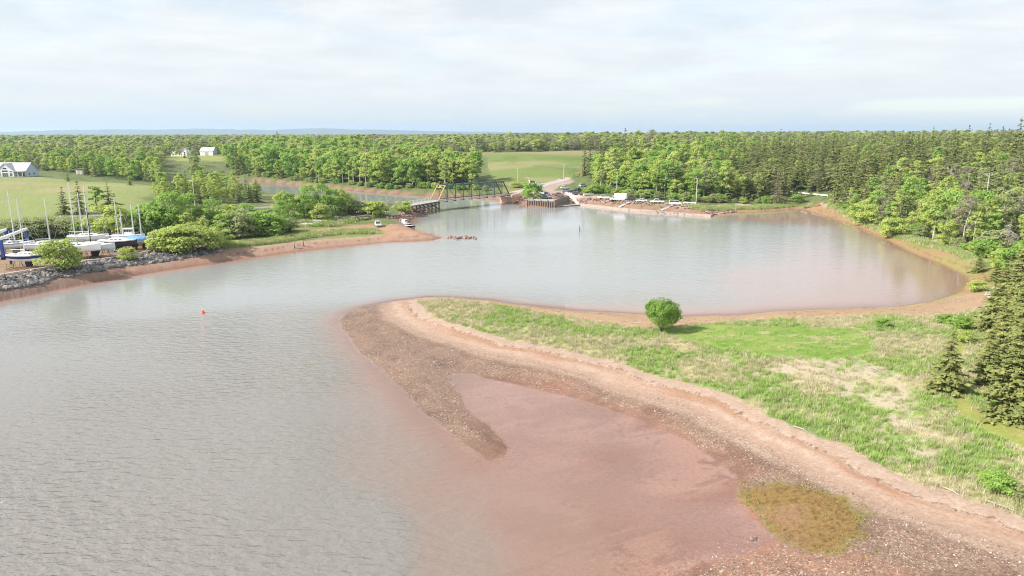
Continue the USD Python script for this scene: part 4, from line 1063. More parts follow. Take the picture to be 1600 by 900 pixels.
# utility poles and lamp posts
def pole(px, base, top, label, light=False, arm=False, r=.14):
    g = G(px, base)
    d = pix(*g)[2]
    h = (base - top) / FOC * d
    t = thing('utility_pole' if not light else 'lamp_post', label, 'utility pole' if not light else 'lamp post', g)
    part('pole', MB().tube((0, 0, -.5), (0, 0, h), r, r * .65, 7), M['pale_timber' if not light else 'concrete'], t)
    if arm:
        part('cross_arm', MB().bar((-1.1, 0, h - .5), (1.1, 0, h - .5), .12, .16), M['grey_timber'], t)
        for s in (-1, 0, 1):
            part('insulator', MB().tube((s, 0, h - .42), (s, 0, h - .15), .05), M['rail_white'], t)
    else:
        part('lamp' if light else 'bracket', MB().bar((0, 0, h - .1), (-.9, 0, h + .05), .14, .12).box((-1.0, 0, h + .02), (.5, .22, .14)), M['rail_white'], t)
    return t
pole(809, 290, 263, 'slender pole in the field beyond the dark parked car', r=.2)
pole(826, 312, 283, 'wooden pole beside the bushy tree on the wharf', r=.2)
pole(881, 284, 257, 'wooden pole where the road climbs beside the field', arm=True, r=.2)
pole(963.5, 304, 270, 'grey lamp post behind the white box truck', light=True, r=.16)
pole(1087.5, 319, 279, 'tall grey lamp post at the bay end of the car park', light=True, r=.19)
pole(307.5, 352, 283, 'pale wooden pole standing in the thicket beside the boatyard', arm=False, r=.15)
pole(1538, 330, 272, 'power pole with cross arm standing above the wood', arm=True, r=.16)
for px_, py_ in ((989.5, 318), (1002, 320), (1046, 324), (1096, 324), (878, 314.5), (858, 318)):
    solo_p = G(px_, py_)
    t = thing('bollard', 'short dark timber bollard ' + {989: 'under the dark car beside the box truck', 1002: 'below the white sedan', 1046: 'at the top of the second gangway', 1096: 'at the grassy end of the sea wall', 878: 'between the slip and the maroon pickup', 858: 'on the wharf edge by the grey car'}[int(px_)], 'bollard', solo_p)
    part('post', MB().tube((0, 0, -.3), (0, 0, 1.3), .16, .15, 8), M['timber'], t)
    part('cap', MB().tube((0, 0, 1.3), (0, 0, 1.4), .18, .14, 8), M['grey_timber'], t)
gr = thing('guard_rail', 'white guard rail at the bay end of the row of parked cars', 'guard rail')
ga, gb = G(1068, 318.5), G(1087, 319.5)
part('rail', MB().bar(ga + [0, 0, .7], gb + [0, 0, .7], .12, .4), M['white_paint'], gr)
for k in range(4):
    p = ga + (gb - ga) * k / 3
    part('post', MB().bar(p + [0, .1, -.3], p + [0, .1, .8], .16), M['white_paint'], gr)
gr2 = thing('guard_rail', 'long pale guard rail above the washed-out gully at the head of the bay', 'guard rail')
ga, gb = G(1243, 303), G(1293, 308)
part('rail', MB().bar(ga + [0, 0, .8], gb + [0, 0, .8], .14, .5), M['cream_paint'], gr2)
for k in range(7):
    p = ga + (gb - ga) * k / 6
    part('post', MB().bar(p + [0, .1, -.3], p + [0, .1, .9], .16), M['cream_paint'], gr2)
for px_, py_, l_ in ((1277, 322, 'dark rusty culvert pipe at the foot of the washed-out gully'), (1262, 325, 'dark rotten timber crib at the head of the bay')):
    t = thing('culvert_pipe' if px_ == 1277 else 'timber_crib', l_, 'pipe' if px_ == 1277 else 'crib', G(px_, py_))
    if px_ == 1277:
        part('pipe', MB().tube((-.8, .6, .2), (.8, -.6, .5), .55, .55, 12), M['rust'], t)
    else:
        for k in range(4):
            part('log', MB().tube((-1.6, k * .35 - .5, .15 + .28 * (k % 2)), (1.6, k * .35 - .4, .2 + .28 * (k % 2)), .17, .14, 7), M['timber'], t)

# ------------------------------------------------------------------ houses
M.update({'siding_blue': plain('siding_blue', (0.36, 0.42, 0.50), .7, .05), 'siding_pale': plain('siding_pale', (0.62, 0.65, 0.68), .7, .05), 'roof_grey': plain('roof_grey', (0.40, 0.41, 0.44), .85, .08), 'roof_brown': plain('roof_brown', (0.13, 0.09, 0.075), .9, .2),
          'roof_tin': plain('roof_tin', (0.62, 0.64, 0.66), .5, .06), 'window_glass': plain('window_glass', (0.03, 0.04, 0.05), .08, .2, 1, 0, .8), 'trim': plain('trim', (0.72, 0.72, 0.70), .6, .05), 'grey_wall': plain('grey_wall', (0.40, 0.41, 0.42), .8, .08)})
def gable_house(t, x0, x1, y0, y1, eave, ridge, wall, roof, over=.35, along='x'):
    """A gabled volume: walls and two roof slopes, ridge along x or y."""
    w = MB()
    if along == 'x':
        ym = (y0 + y1) / 2
        w.prism([(y0, -.4), (y1, -.4), (y1, eave), (ym, ridge), (y0, eave)], 0, x0, x1)
        sl = (ridge - eave) / (ym - y0)
        for s in (-1, 1):
            e = ym + s * (ym - y0 + over)
            zz = ridge - sl * (abs(e - ym))
            part('roof', MB().prism([(ym, ridge + .02), (e, zz + .02), (e, zz + .22), (ym, ridge + .24)], 0, x0 - over, x1 + over), roof, t)
    else:
        xm = (x0 + x1) / 2
        w.prism([(x0, -.4), (x1, -.4), (x1, eave), (xm, ridge), (x0, eave)], 1, y0, y1)
        sl = (ridge - eave) / (xm - x0)
        for s in (-1, 1):
            e = xm + s * (xm - x0 + over)
            zz = ridge - sl * (abs(e - xm))
            part('roof', MB().prism([(xm, ridge + .02), (e, zz + .02), (e, zz + .22), (xm, ridge + .24)], 1, y0 - over, y1), roof, t)
    part('wall', w, wall, t)
def window(t, x, z, w, h, y, name='window', axis='y'):
    f = MB()
    ww, hh = w / 2 + .1, h / 2 + .1
    def bx(cx, cz, sx, sz, dy, ty):
        return ((cx, y + dy, cz), (sx, ty, sz)) if axis == 'y' else ((y + dy, cx, cz), (ty, sx, sz))
    for cx, cz, sx, sz in ((x - w / 2 - .05, z, .1, h + .2), (x + w / 2 + .05, z, .1, h + .2), (x, z + h / 2 + .05, w, .1), (x, z - h / 2 - .05, w, .1), (x, z, .06, h)):
        f.box(*bx(cx, cz, sx, sz, 0, .12))
    p = part(name, f, M['trim'], t)
    c, s = bx(x, z, w, h, 0, .06)
    part('pane', MB().box(c, s), M['window_glass'], p)
o = G(41, 276.5)
hs = thing('bungalow', 'pale blue-grey bungalow with big gabled window wall on the lawn', 'house', o)
gable_house(hs, -27, 0, 0, 11, 3.3, 7.6, M['siding_blue'], M['roof_grey'])
gable_house(hs, -15.2, -5.6, -1.6, 5, 3.4, 7.3, M['siding_pale'], M['roof_grey'], along='y')
for x in (-11.5, -10.4, -9.3):
    window(hs, x, 1.15, .95, 2.2, -1.62, 'door' if x == -10.4 else 'window')
window(hs, -10.4, 3.3, 3.2, .9, -1.62); window(hs, -10.4, 4.8, 2.0, .8, -1.62)
for x in (-13.6, -7.2):
    window(hs, x, 1.4, 1.2, 1.5, -1.62); window(hs, x, 3.0, 1.2, .7, -1.62)
for x in (-4.4, -3.2, -1.9, -.9):
    window(hs, x, 1.3, .9, 1.9, -.02)
for x in (-17.5, -20.5, -24):
    window(hs, x, 1.6, 1.6, 1.4, -.02)
for y in (3, 7):
    window(hs, y, 1.6, 1.3, 1.4, .02, axis='x')
part('porch_deck', MB().box((-2.8, -1.4, .1), (5.2, 2.6, .3)), M['grey_timber'], hs)
for x in (-5.2, -2.8, -.3):
    part('porch_post', MB().box((x, -2.4, 1.5), (.18, .18, 3.0)), M['trim'], hs)
part('porch_roof', MB().box((-2.8, -1.3, 3.15), (5.6, 2.9, .16)), M['roof_grey'], hs)
for dx_, l_ in ((-1.2, 'red lawn chair on the porch deck of the bungalow'),):
    ch = thing('lawn_chair', l_, 'chair', o + [dx_, -2.0, .25])
    part('seat', MB().box((0, 0, .4), (.6, .6, .08)), M['rust'], ch); part('backrest', MB().box((0, .28, .75), (.6, .08, .7)), M['rust'], ch)
    for sx in (-.25, .25):
        for sy in (-.25, .25):
            part('leg', MB().box((sx, sy, .2), (.07, .07, .4)), M['rust'], ch)
o = G(292, 244)
fh = thing('farmhouse', 'white two-storey farmhouse with brown roof beside the barn on the far hill', 'house', o)
gable_house(fh, -9, 0, 0, 8, 4.6, 8.4, M['white_paint'], M['roof_brown'])
gable_house(fh, -17, -9.0, 1.5, 7.5, 3.0, 4.8, M['white_paint'], M['roof_tin'])
gable_house(fh, -3.2, .4, -1.4, 4, 5.2, 8.0, M['white_paint'], M['roof_tin'], along='y')
for x in (-7.5, -5.5, -1.4):
    window(fh, x, 1.7, 1.0, 1.5, -.02 if x < -4 else -1.42); window(fh, x, 3.7, 1.0, 1.2, -.02 if x < -4 else -1.42)
for x in (-15, -12):
    window(fh, x, 1.6, 1.4, 1.3, 1.48)
part('chimney', MB().box((-5, 4, 8.9), (.8, .8, 1.6)), M['sandstone'], fh)
o = G(333, 243)
bn = thing('barn', 'white barn with shining tin roof on the far hill', 'barn', o)
gable_house(bn, -14, 0, 0, 11, 4.6, 8.2, M['white_paint'], M['roof_tin'])
part('door', MB().box((-7, -.04, 1.8), (3.6, .1, 3.4)), M['grey_wall'], bn); part('gable_cladding', MB().prism([(0.1, 0), (10.9, 0), (10.9, 4.5), (5.5, 8.0), (.1, 4.5)], 0, 0.01, .06), M['grey_wall'], bn)
o = G(128, 272.5)
sh_ = thing('shed', 'small pale shed at the edge of the lawn among the trees', 'shed', o)
part('wall', MB().box((-.5, 2, 1.4), (6, 4, 3.2)), M['cream_paint'], sh_); part('roof', MB().prism([(-.5, 3.3), (4.6, 2.9), (4.6, 3.1), (-.5, 3.5)], 0, -3.9, 2.9), M['roof_tin'], sh_); part('door', MB().box((-2, -.02, 1.1), (1.4, .08, 2.1)), M['grey_wall'], sh_)
o = G(866, 236.2)
mh = thing('mobile_home', 'small grey home at the top of the field before the trees', 'house', o)
gable_house(mh, -6, 5, 0, 5, 2.6, 4.0, M['cream_paint'], M['roof_grey'])
for x in (-4, -1, 3):
    window(mh, x, 1.5, 1.2, 1.0, -.02)
part('door', MB().box((1, -.03, 1.1), (1, .08, 2.0)), M['grey_wall'], mh)
o = P(1191, 233.5, 14.5)
dh = thing('house', 'house with pale roof half hidden in the spruce wood', 'house', o)
gable_house(dh, -6, 5, 0, 9, 3.4, 7.2, M['siding_pale'], M['roof_tin'], along='y')
window(dh, -2, 1.6, 1.2, 1.3, -.02); window(dh, 2, 1.6, 1.2, 1.3, -.02)

# ------------------------------------------------------------------ boats
M.update({'navy': plain('navy_gelcoat', (0.02, 0.035, 0.13), .25, .1), 'gel_white': plain('gel_white', (0.74, 0.75, 0.76), .3, .05), 'gel_grey': plain('gel_grey', (0.50, 0.54, 0.57), .35, .06), 'bottom_blue': plain('bottom_blue', (0.03, 0.05, 0.11), .8, .25), 'bottom_black': plain('bottom_black', (.025, .025, .028), .8, .2),
          'alloy': plain('alloy', (0.66, 0.67, 0.68), .35, .05, 1, .3), 'tarp_blue': plain('tarp_blue', (0.14, 0.30, 0.56), .6, .15), 'lift_blue': plain('lift_blue', (0.02, 0.05, 0.22), .5, .15), 'wire': plain('wire', (0.45, 0.45, 0.45), .4, .05), 'teak': plain('teak', (.30, .2, .12), .8, .2), 'bottom_red': plain('bottom_red', (.22, .05, .04), .8, .2)})
def section(x, L, beam, free, draft, up, n=9):
    """One hull section: half-breadths from keel line to sheer, port and starboard, as a closed ring."""
    t = x / L
    b = beam / 2 * (math.sin(math.pi * min(1, (t * .62 + .38))) ** .75 if t > .0 else .75)
    b = beam / 2 * max(.02, (1 - max(0, (t - .45) / .55) ** 2.1)) * (0.78 + .22 * min(1, t / .35))
    d = draft * (1 - max(0, (t - .35) / .65) ** 2.0 * .98) * (0.55 + .45 * min(1, t / .3))
    s = free * (1 + .28 * (t - .4) ** 2 * 3)
    a = np.linspace(0, 1, n)
    yy = b * np.sin(a * math.pi / 2) ** .8; zz = up - d + (s + d) * a ** 1.6
    return np.vstack([np.stack([np.full(n, x), yy, zz], 1), np.stack([np.full(n, x), -yy, zz], 1)[::-1][:-1]])
def sailboat(label, px, py, head, L, hull, mast_h, mast_m='alloy', top='gel_white', bottom='bottom_blue', stripe='navy', mast_t=.55, wheelhouse=False, tarp=False, second=None, keel=True, stand=1.35, cat='sailboat', lean=0.0, wide=.33, no_mast=False, base=None, fin='bottom_black'):
    o = G(px, py) if base is None else base
    t = thing('sailboat' if cat == 'sailboat' else cat.replace(' ', '_'), label, cat, o, math.radians(head), 'boats laid up in the boatyard')
    beam, free, draft, up = L * wide, .095 * L + .15, .055 * L + .12, stand + .055 * L + .1
    xs = np.concatenate([np.linspace(0, L * .9, 10), [L * .95, L * .985, L]])
    rings = [section(x, L, beam, free, draft, up) for x in xs]
    rings = [r - [L / 2, 0, 0] for r in rings]
    upper, lower = [], []
    n = 9
    for r in rings:
        k = 5
        lower.append(np.vstack([r[:k + 1], r[-k:]])) ; upper.append(np.vstack([r[k:n + (n - k)]]))
    part('hull_bottom', MB().loft(lower), M[bottom], t, 40)
    part('hull', MB().loft(upper), M[hull], t, 40)
    dz = lambda x: up + free * (1 + .84 * ((x / L) - .4) ** 2) + .02
    dk = MB()
    dr = []
    for x in xs:
        s = section(x, L, beam * .99, free, draft, up)
        b = s[n - 1][1]
        dr.append(np.array([(x - L / 2, -b, s[n - 1][2] + .01), (x - L / 2, b, s[n - 1][2] + .01), (x - L / 2, b * .9, s[n - 1][2] + .09), (x - L / 2, -b * .9, s[n - 1][2] + .09)]))
    part('deck', MB().loft(dr), M[top], t)
    part('sheer_stripe', MB().loft([np.array([(r[n - 1][0], s * (abs(r[n - 1][1]) + .02), r[n - 1][2] + z) for s, z in ((-1, -.16), (1, -.16), (1, -.06), (-1, -.06))]) for r in rings[:-1]]), M[stripe], t)
    zd = up + free
    if wheelhouse:
        c = part('wheelhouse', MB().prism([(-.10 * L, zd), (.16 * L, zd), (.12 * L, zd + 1.7), (-.10 * L, zd + 1.75)], 1, -beam * .3, beam * .3), M[top], t)
        for s in (-1, 1):
            for k in range(3):
                part('window', MB().box((-.06 * L + k * .075 * L, s * (beam * .3 + .01), zd + 1.25), (.06 * L, .03, .5)), M['window_glass'], c)
        part('windscreen', MB().bar((.148 * L, 0, zd + .95), (.13 * L, 0, zd + 1.5), beam * .5, .03), M['window_glass'], c)
        part('roof', MB().box((.01 * L, 0, zd + 1.8), (.30 * L, beam * .7, .1)), M[top], c)
    elif tarp:
        rg_ = []
        for x in np.linspace(.04, .94, 9):
            s = section(x * L, L, beam * 1.08, free, draft, up)
            b, z = s[n - 1][1], s[n - 1][2]
            rg_.append(np.array([(x * L - L / 2, -b, z - .35), (x * L - L / 2, b, z - .35), (x * L - L / 2, b * .9, z + .1), (x * L - L / 2, .05, z + .75 * math.sin(x * 3.0) + .2), (x * L - L / 2, -.05, z + .75 * math.sin(x * 3.0) + .2), (x * L - L / 2, -b * .9, z + .1)]))
        part('tarpaulin', MB().loft(rg_), M['tarp_blue'], t)
    else:
        cr = []
        for x, w, h in ((-.22, .62, .46), (-.1, .66, .52), (.08, .60, .48), (.2, .42, .30), (.27, .22, .06)):
            b = beam / 2 * w
            cr.append(np.array([(x * L, -b, zd - .02), (x * L, b, zd - .02), (x * L, b * .82, zd + h + .1), (x * L, -b * .82, zd + h + .1)]))
        c = part('cabin', MB().loft(cr), M[top], t)
        for s in (-1, 1):
            for k in range(3):
                part('window', MB().box((-.13 * L + k * .11 * L, s * (beam * .30 - k * .004 * L), zd + .34), (.07 * L, .05, .16)), M['window_glass'], c)
        part('cockpit', MB().box((-.36 * L, 0, zd + .10), (.2 * L, beam * .42, .10)), M['teak'], t)
    if keel:
        part('keel', MB().prism([(-.10 * L, stand + .25), (.12 * L, stand + .3), (.06 * L, .28), (-.10 * L, .22)], 1, -.16, .16), M[fin], t)
        part('rudder', MB().prism([(-.5 * L + .1, stand + .75), (-.42 * L, stand + .55), (-.43 * L, .75), (-.49 * L, .75)], 1, -.05, .05), M[fin], t)
        part('keel_block', MB().box((0, 0, .1), (.26 * L, .5, .3)), M['timber'], t)
    for x in (-.3, .24):
        for s in (-1, 1):
            e = (x * L, s * beam * .36, stand + .35)
            st = MB().tube(e, (x * L, s * beam * .62, 0), .05, .05, 5).tube(e, (x * L + .45, s * beam * .45, 0), .04, .04, 5).tube(e, (x * L - .45, s * beam * .45, 0), .04, .04, 5)
            part('jack_stand', st, M['rust'], t)
    if not no_mast:
        def rig(mt, h, mm):
            mx = mt * L - L / 2
            top_ = np.array([mx - math.sin(lean) * h, 0, zd + h])
            mb = part('mast', MB().tube((mx, 0, zd), top_, .115, .085, 7), M[mm], t)
            part('spreader', MB().bar((mx, -beam * .3, zd + h * .52), (mx, beam * .3, zd + h * .52), .05), M[mm], mb)
            if not wheelhouse:
                part('boom', MB().tube((mx - .1, 0, zd + 1.1), (mx - .34 * L, 0, zd + 1.15), .08, .07, 6), M[mm], mb)
            wr = MB()
            for e in ((.49 * L, 0, zd + .15), (-.48 * L, 0, zd + .1), (mx, beam * .46, zd), (mx, -beam * .46, zd)):
                wr.tube(top_, e, .022, .022, 3, False)
            part('stay_wires', wr, M['wire'], mb)
        rig(mast_t, mast_h, mast_m)
        if second:
            rig(second[0], second[1], mast_m)
    pr = MB()
    for s in (-1, 1):
        for k in range(5):
            x = (-.46 + k * .2) * L
            bb = section((x + L / 2), L, beam * .94, free, draft, up)[n - 1]
            pr.tube((x, s * bb[1], bb[2]), (x, s * bb[1], bb[2] + .6), .02, .02, 4, False)
            if k:
                pr.tube(prev[s], (x, s * bb[1], bb[2] + .6), .015, .015, 3, False)
            prev = {**(prev if k or s == 1 else {}), s: np.array((x, s * bb[1], bb[2] + .6))}
    part('guard_rails', pr, M['alloy'], t)
    return t
sailboat('navy-hulled sailboat with white deck on stands nearest the armour stones', 47, 418, 4, 8.4, 'navy', 12.4, stripe='gel_white', bottom='gel_white', mast_t=.42)
sailboat('white sailboat with blue sail cover slung inside the blue boat lift', 27, 401, 28, 7.8, 'gel_white', 12.6, stripe='navy', mast_t=.5, stand=1.9, bottom='gel_grey')
sailboat('white sailboat with grey topsides standing behind the round green bush', 76, 399, 22, 9.0, 'gel_white', 10.8, stripe='gel_grey', mast_t=.58, bottom='gel_white')
sailboat('large white sloop with the tallest white mast in the boatyard', 122, 404, 10, 10.5, 'gel_white', 14.6, stripe='gel_white', mast_t=.5, bottom='gel_white')
sailboat('white-hulled sailboat with a thin dark mast and deep black keel', 150, 401.5, 3, 9.6, 'gel_grey', 8.8, mast_m='black_paint', stripe='gel_white', bottom='gel_grey', mast_t=.42)
sailboat('white twin-masted ketch with raised cabin parked in the back row', 141, 386, 14, 9.6, 'gel_white', 12.6, second=(.36, 11.2), stripe='gel_grey', mast_t=.52, bottom='gel_grey')
sailboat('black-hulled sailboat with bright white deck beside the crossed white frame', 187, 394, 2, 9.2, 'black_paint', 10.4, stripe='gel_white', bottom='bottom_black', mast_t=.52)
sailboat('white wheelhouse boat with short mast and blue hull stripe', 203, 384, 6, 8.2, 'gel_white', 6.2, wheelhouse=True, stripe='tarp_blue', mast_t=.32, cat='motor sailer', keel=False)
sailboat('sailboat under a bright blue tarpaulin near the end of the row', 212, 390, 12, 7.0, 'gel_white', 9.0, tarp=True, stripe='tarp_blue', mast_t=.5, bottom='gel_grey')
sailboat('small grey-white sailboat at the bushy end of the boatyard row', 228, 389, 10, 6.8, 'gel_grey', 8.9, stripe='gel_white', bottom='gel_grey', mast_t=.40)
# boat lift
lo = G(6, 406); lr = G(45, 388)
ld = unit((lr - lo) * [1, 1, 0]); lw = float(np.linalg.norm((lr - lo)[:2])); lp_ = np.array([-ld[1], ld[0], 0])
lift = thing('boat_lift', 'blue steel travelling boat lift with a white cross beam', 'boat lift')
zt = 4.7
for s in (0, lw):
    for k in (0, 4.5):
        p = lo + ld * s + lp_ * k
        part('leg', MB().box((p[0], p[1], lo[2] + zt / 2 + .3), (.55, .55, zt - .6)), M['lift_blue'], lift)
        w = part('wheel', MB().tube(p + ld * -.2 + [0, 0, .45], p + ld * .2 + [0, 0, .45], .48, .48, 14), M['rubber'], lift)
    a, b = lo + ld * s + [0, 0, 1.0], lo + ld * s + lp_ * 4.5 + [0, 0, 1.0]
    part('side_beam', MB().bar(a, b, .4, .5), M['lift_blue'], lift)
    part('side_beam', MB().bar(a + [0, 0, zt - 1.1], b + [0, 0, zt - 1.1], .4, .5), M['lift_blue'], lift)
part('cross_beam', MB().bar(lo - ld * .3 + [0, 0, zt + .3], lo + ld * (lw + .3) + [0, 0, zt + .3], .5, .6), M['gel_white'], lift)
part('cross_beam', MB().bar(lo - ld * .3 + lp_ * 4.5 + [0, 0, zt + .3], lo + ld * (lw + .3) + lp_ * 4.5 + [0, 0, zt + .3], .5, .6), M['gel_white'], lift)
for k in (.8, 3.7):
    part('sling', MB().bar(lo + ld * .5 + lp_ * k + [0, 0, zt], lo + ld * .9 + lp_ * k + [0, 0, 2.2], .25, .05).bar(lo + ld * (lw - .5) + lp_ * k + [0, 0, zt], lo + ld * (lw - .9) + lp_ * k + [0, 0, 2.2], .25, .05), M['wire'], lift)
# timber edging of the yard
eg = [G(a, b) for a, b in ((-40, 437), (0, 431), (48, 423.5), (95, 415.5), (128, 409.5), (160, 406), (198, 400), (245, 392))]
for k, (a, b) in enumerate(zip(eg[:-1], eg[1:])):
    d = unit(b - a)
    t = thing('edging_timber', 'long pale timber laid along the top of the armour stones ' + ['out of the picture edge', 'beside the navy boat stands', 'under the navy boat bow', 'behind the round green bush', 'below the tall white sloop', 'below the dark-masted boat', 'below the black-hulled boat'][k], 'timber')
    part('beam', MB().bar(a + [0, 0, .16], b - d * .25 + [0, 0, .16], .45, .42), M['pale_timber'], t)
    part('stake', MB().tube(a + d * 1.0 + [.15, -.3, -.3], a + d * 1.0 + [.15, -.3, .42], .07), M['timber'], t)
xf = thing('cross_braced_frame', 'white timber frame with crossed braces in front of the black-hulled boat', 'frame', G(181, 400), math.radians(4))
for s in (-1.5, 1.5):
    part('post', MB().bar((s, 0, -.2), (s, 0, 1.5), .16), M['white_paint'], xf)
part('rail', MB().bar((-1.5, 0, .25), (1.5, 0, .25), .12, .16), M['white_paint'], xf); part('rail', MB().bar((-1.5, 0, 1.35), (1.5, 0, 1.35), .12, .16), M['white_paint'], xf)
part('brace', MB().bar((-1.5, -.06, .3), (1.5, -.06, 1.3), .1, .14), M['white_paint'], xf); part('brace', MB().bar((-1.5, .06, 1.3), (1.5, .06, .3), .1, .14), M['white_paint'], xf)
tl = thing('boat_trailer', 'empty rusty boat cradle under the navy sailboat by the timber edging', 'cradle', G(30, 421), math.radians(6))
for s in (-1, 1):
    part('rail', MB().bar((-2.4, s * .9, .25), (2.4, s * .9, .25), .12), M['rust'], tl)
for k in range(4):
    part('cross_member', MB().bar((-2 + k * 1.3, -.9, .32), (-2 + k * 1.3, .9, .32), .1), M['rust'], tl)
    part('upright', MB().bar((-2 + k * 1.3, -.9, .3), (-2 + k * 1.3, -.7, 1.3), .08), M['rust'], tl)

# ------------------------------------------------------------------ vehicles
def car_paint(name, rgb):
    return mat('car_' + name, {'p': ('principled_bsdf', {'base_color': rgb, 'roughness': .35, 'coat_weight': .6, 'coat_roughness': .08})})
CP_ = {'white': car_paint('white', (.72, .72, .72)), 'silver': car_paint('silver', (.46, .48, .50)), 'grey': car_paint('grey', (.19, .20, .22)), 'dark': car_paint('dark', (.028, .03, .036)), 'maroon': car_paint('maroon', (.13, .05, .045)), 'blue': car_paint('blue_grey', (.13, .17, .25)), 'green': car_paint('dark_green', (.03, .055, .045)), 'brown': car_paint('brown', (.16, .10, .10))}
M['tail_red'] = plain('tail_red', (.4, .02, .02), .3, .1); M['lamp_clear'] = plain('lamp_clear', (.7, .7, .68), .1, .05)
SHAPES = {   # length, width, body outline (x, z), cabin outline (x, z)
    'sedan': (4.6, 1.8, [(-2.28, .38), (2.2, .36), (2.3, .62), (2.1, .80), (1.0, .94), (-1.3, .98), (-2.2, .95), (-2.3, .7)], [(-1.75, .94), (1.05, .92), (.35, 1.42), (-.95, 1.44)]),
    'suv': (4.7, 1.9, [(-2.3, .42), (2.25, .42), (2.35, .75), (2.2, .98), (1.15, 1.08), (-2.2, 1.12), (-2.33, .8)], [(-2.18, 1.08), (1.2, 1.06), (.55, 1.70), (-1.95, 1.74)]),
    'pickup': (5.7, 2.0, [(-2.8, .55), (2.75, .50), (2.85, .85), (2.7, 1.08), (1.5, 1.16), (-2.75, 1.14), (-2.82, .8)], [(-.75, 1.12), (1.55, 1.12), (.95, 1.80), (-.45, 1.84)]),
    'van': (5.2, 2.0, [(-2.55, .42), (2.5, .40), (2.6, .75), (2.4, 1.1), (1.8, 1.22), (-2.5, 1.22), (-2.58, .8)], [(-2.5, 1.18), (1.9, 1.18), (1.2, 2.05), (-2.4, 2.1)]),
}
def vehicle(kind, paint, label, px, py, head, name=None):
    L, w, body, cab = SHAPES[kind]
    t = thing(name or {'suv': 'parked_suv', 'van': 'parked_van', 'pickup': 'pickup_truck', 'sedan': 'parked_car'}[kind], label, {'suv': 'car', 'sedan': 'car', 'van': 'van', 'pickup': 'pickup truck'}[kind], G(px, py) + [0, 0, .03], math.radians(head), 'vehicles parked around the landing')
    b = MB()
    o = np.array(body)
    mid = o.mean(0)
    rings = [np.stack([o[:, 0] * s, np.full(len(o), y), mid[1] + (o[:, 1] - mid[1]) * z], 1)[::-1] for y, s, z in ((-w / 2, .96, .80), (-w / 2 + .1, 1, 1), (w / 2 - .1, 1, 1), (w / 2, .96, .80))]
    bd = part('body', MB().loft(rings), CP_[paint], t, 35)
    c = np.array(cab); cm = c.mean(0)
    gl = [np.stack([c[:, 0], np.array([k * (w / 2 - .12) if z < cm[1] else k * (w / 2 - .32) for z in c[:, 1]]), c[:, 1]], 1)[::-1] for k in (-1, 1)]
    part('windows', MB().loft(gl), M['window_glass'], t)
    x0, x1, z0, z1 = c[3, 0], c[2, 0], c[3, 1], c[2, 1]
    part('roof', MB().bar((x0 - .04, 0, z0 + .02), (x1 + .04, 0, z1 + .02), w - .58, .07), CP_[paint], t)
    pl_ = MB()
    for k in (-1, 1):
        for f in (0.0, .5, 1.0) if kind != 'pickup' else (0.0, 1.0):
            xa, xb = c[0, 0] + (c[1, 0] - c[0, 0]) * f, x0 + (x1 - x0) * f
            pl_.bar((xa, k * (w / 2 - .11), c[0, 1]), (xb, k * (w / 2 - .30), z0), .11, .05)
    part('pillars', pl_, CP_[paint], t)
    for x in (-.31 * L, .31 * L):
        for k in (-1, 1):
            wl_ = part('wheel', MB().tube((x, k * (w / 2 - .22), .34), (x, k * (w / 2 + .02), .34), .35, .35, 14), M['rubber'], t)
            part('rim', MB().tube((x, k * (w / 2 + .0), .34), (x, k * (w / 2 + .035), .34), .21, .19, 10), M['alloy'], wl_)
    for k in (-1, 1):
        part('headlight', MB().box((L / 2 - .09, k * (w / 2 - .36), .74), (.2, .36, .16)), M['lamp_clear'], t)
        part('tail_light', MB().box((-L / 2 + .02, k * (w / 2 - .24), .84), (.14, .24, .22)), M['tail_red'], t)
    if kind == 'pickup':
        part('cargo_bed', MB().box((-1.78, 0, 1.12), (1.85, w - .34, .07)), M['rubber'], t)
    part('bumper', MB().box((L / 2 - .02, 0, .48), (.12, w - .2, .2)).box((-L / 2 + .02, 0, .5), (.12, w - .2, .2)), M['grey_wall'] if paint != 'white' else CP_['white'], t)
    return t
for a in [('suv', 'dark', 'dark SUV parked at the field edge beside a white car', 832, 287.5, 20), ('suv', 'white', 'white SUV parked at the field edge where the road begins to climb', 842.5, 289.8, 15),
          ('sedan', 'white', 'white car parked alone on the grass under the road bank', 882.5, 295, 20), ('van', 'white', 'tall white van facing the water behind the grey pickup', 845.5, 303.8, -80),
          ('sedan', 'dark', 'small dark car beside the tall white van', 853, 304.5, -40), ('pickup', 'blue', 'blue-grey pickup truck on the wharf beside the bushy tree', 850, 311.2, 10),
          ('sedan', 'silver', 'silver car nosing the wharf edge beside the bushy tree', 843.2, 312.6, 5), ('suv', 'grey', 'grey hatchback at the corner of the wharf', 859.5, 314, -70),
          ('pickup', 'brown', 'brownish maroon pickup beside the slip', 871.5, 311.8, -12), ('sedan', 'silver', 'pale car parked close behind the maroon pickup', 878, 312, -25), ('suv', 'grey', 'dark grey SUV above the slip next to the boat ramp', 885, 308.6, 5),
          ('sedan', 'dark', 'low dark car at the top of the boat ramp', 894.3, 309, -10), ('pickup', 'green', 'dark green pickup at the foot of the wood', 901.8, 299.4, 35), ('suv', 'silver', 'silver SUV half hidden by bushes at the wood edge', 911, 292, 35),
          ('suv', 'maroon', 'maroon SUV beside the dark green pickup', 902, 305, -20), ('pickup', 'white', 'white pickup parked next to the box truck', 943, 311, 172),
          ('suv', 'dark', 'dark SUV close behind the white box truck', 984.5, 314, 170), ('sedan', 'white', 'white sedan parked between the dark SUV and a white pickup', 1002.5, 315.6, 178),
          ('pickup', 'white', 'white pickup with dark bed cover in the row along the sea wall', 1027, 317.6, 174), ('van', 'white', 'white crew van at the bay end of the parked row', 1055, 320.6, -8),
          ('suv', 'silver', 'silver SUV alone on the red sand launch', 590.5, 354, -72)]:
    vehicle(*a)
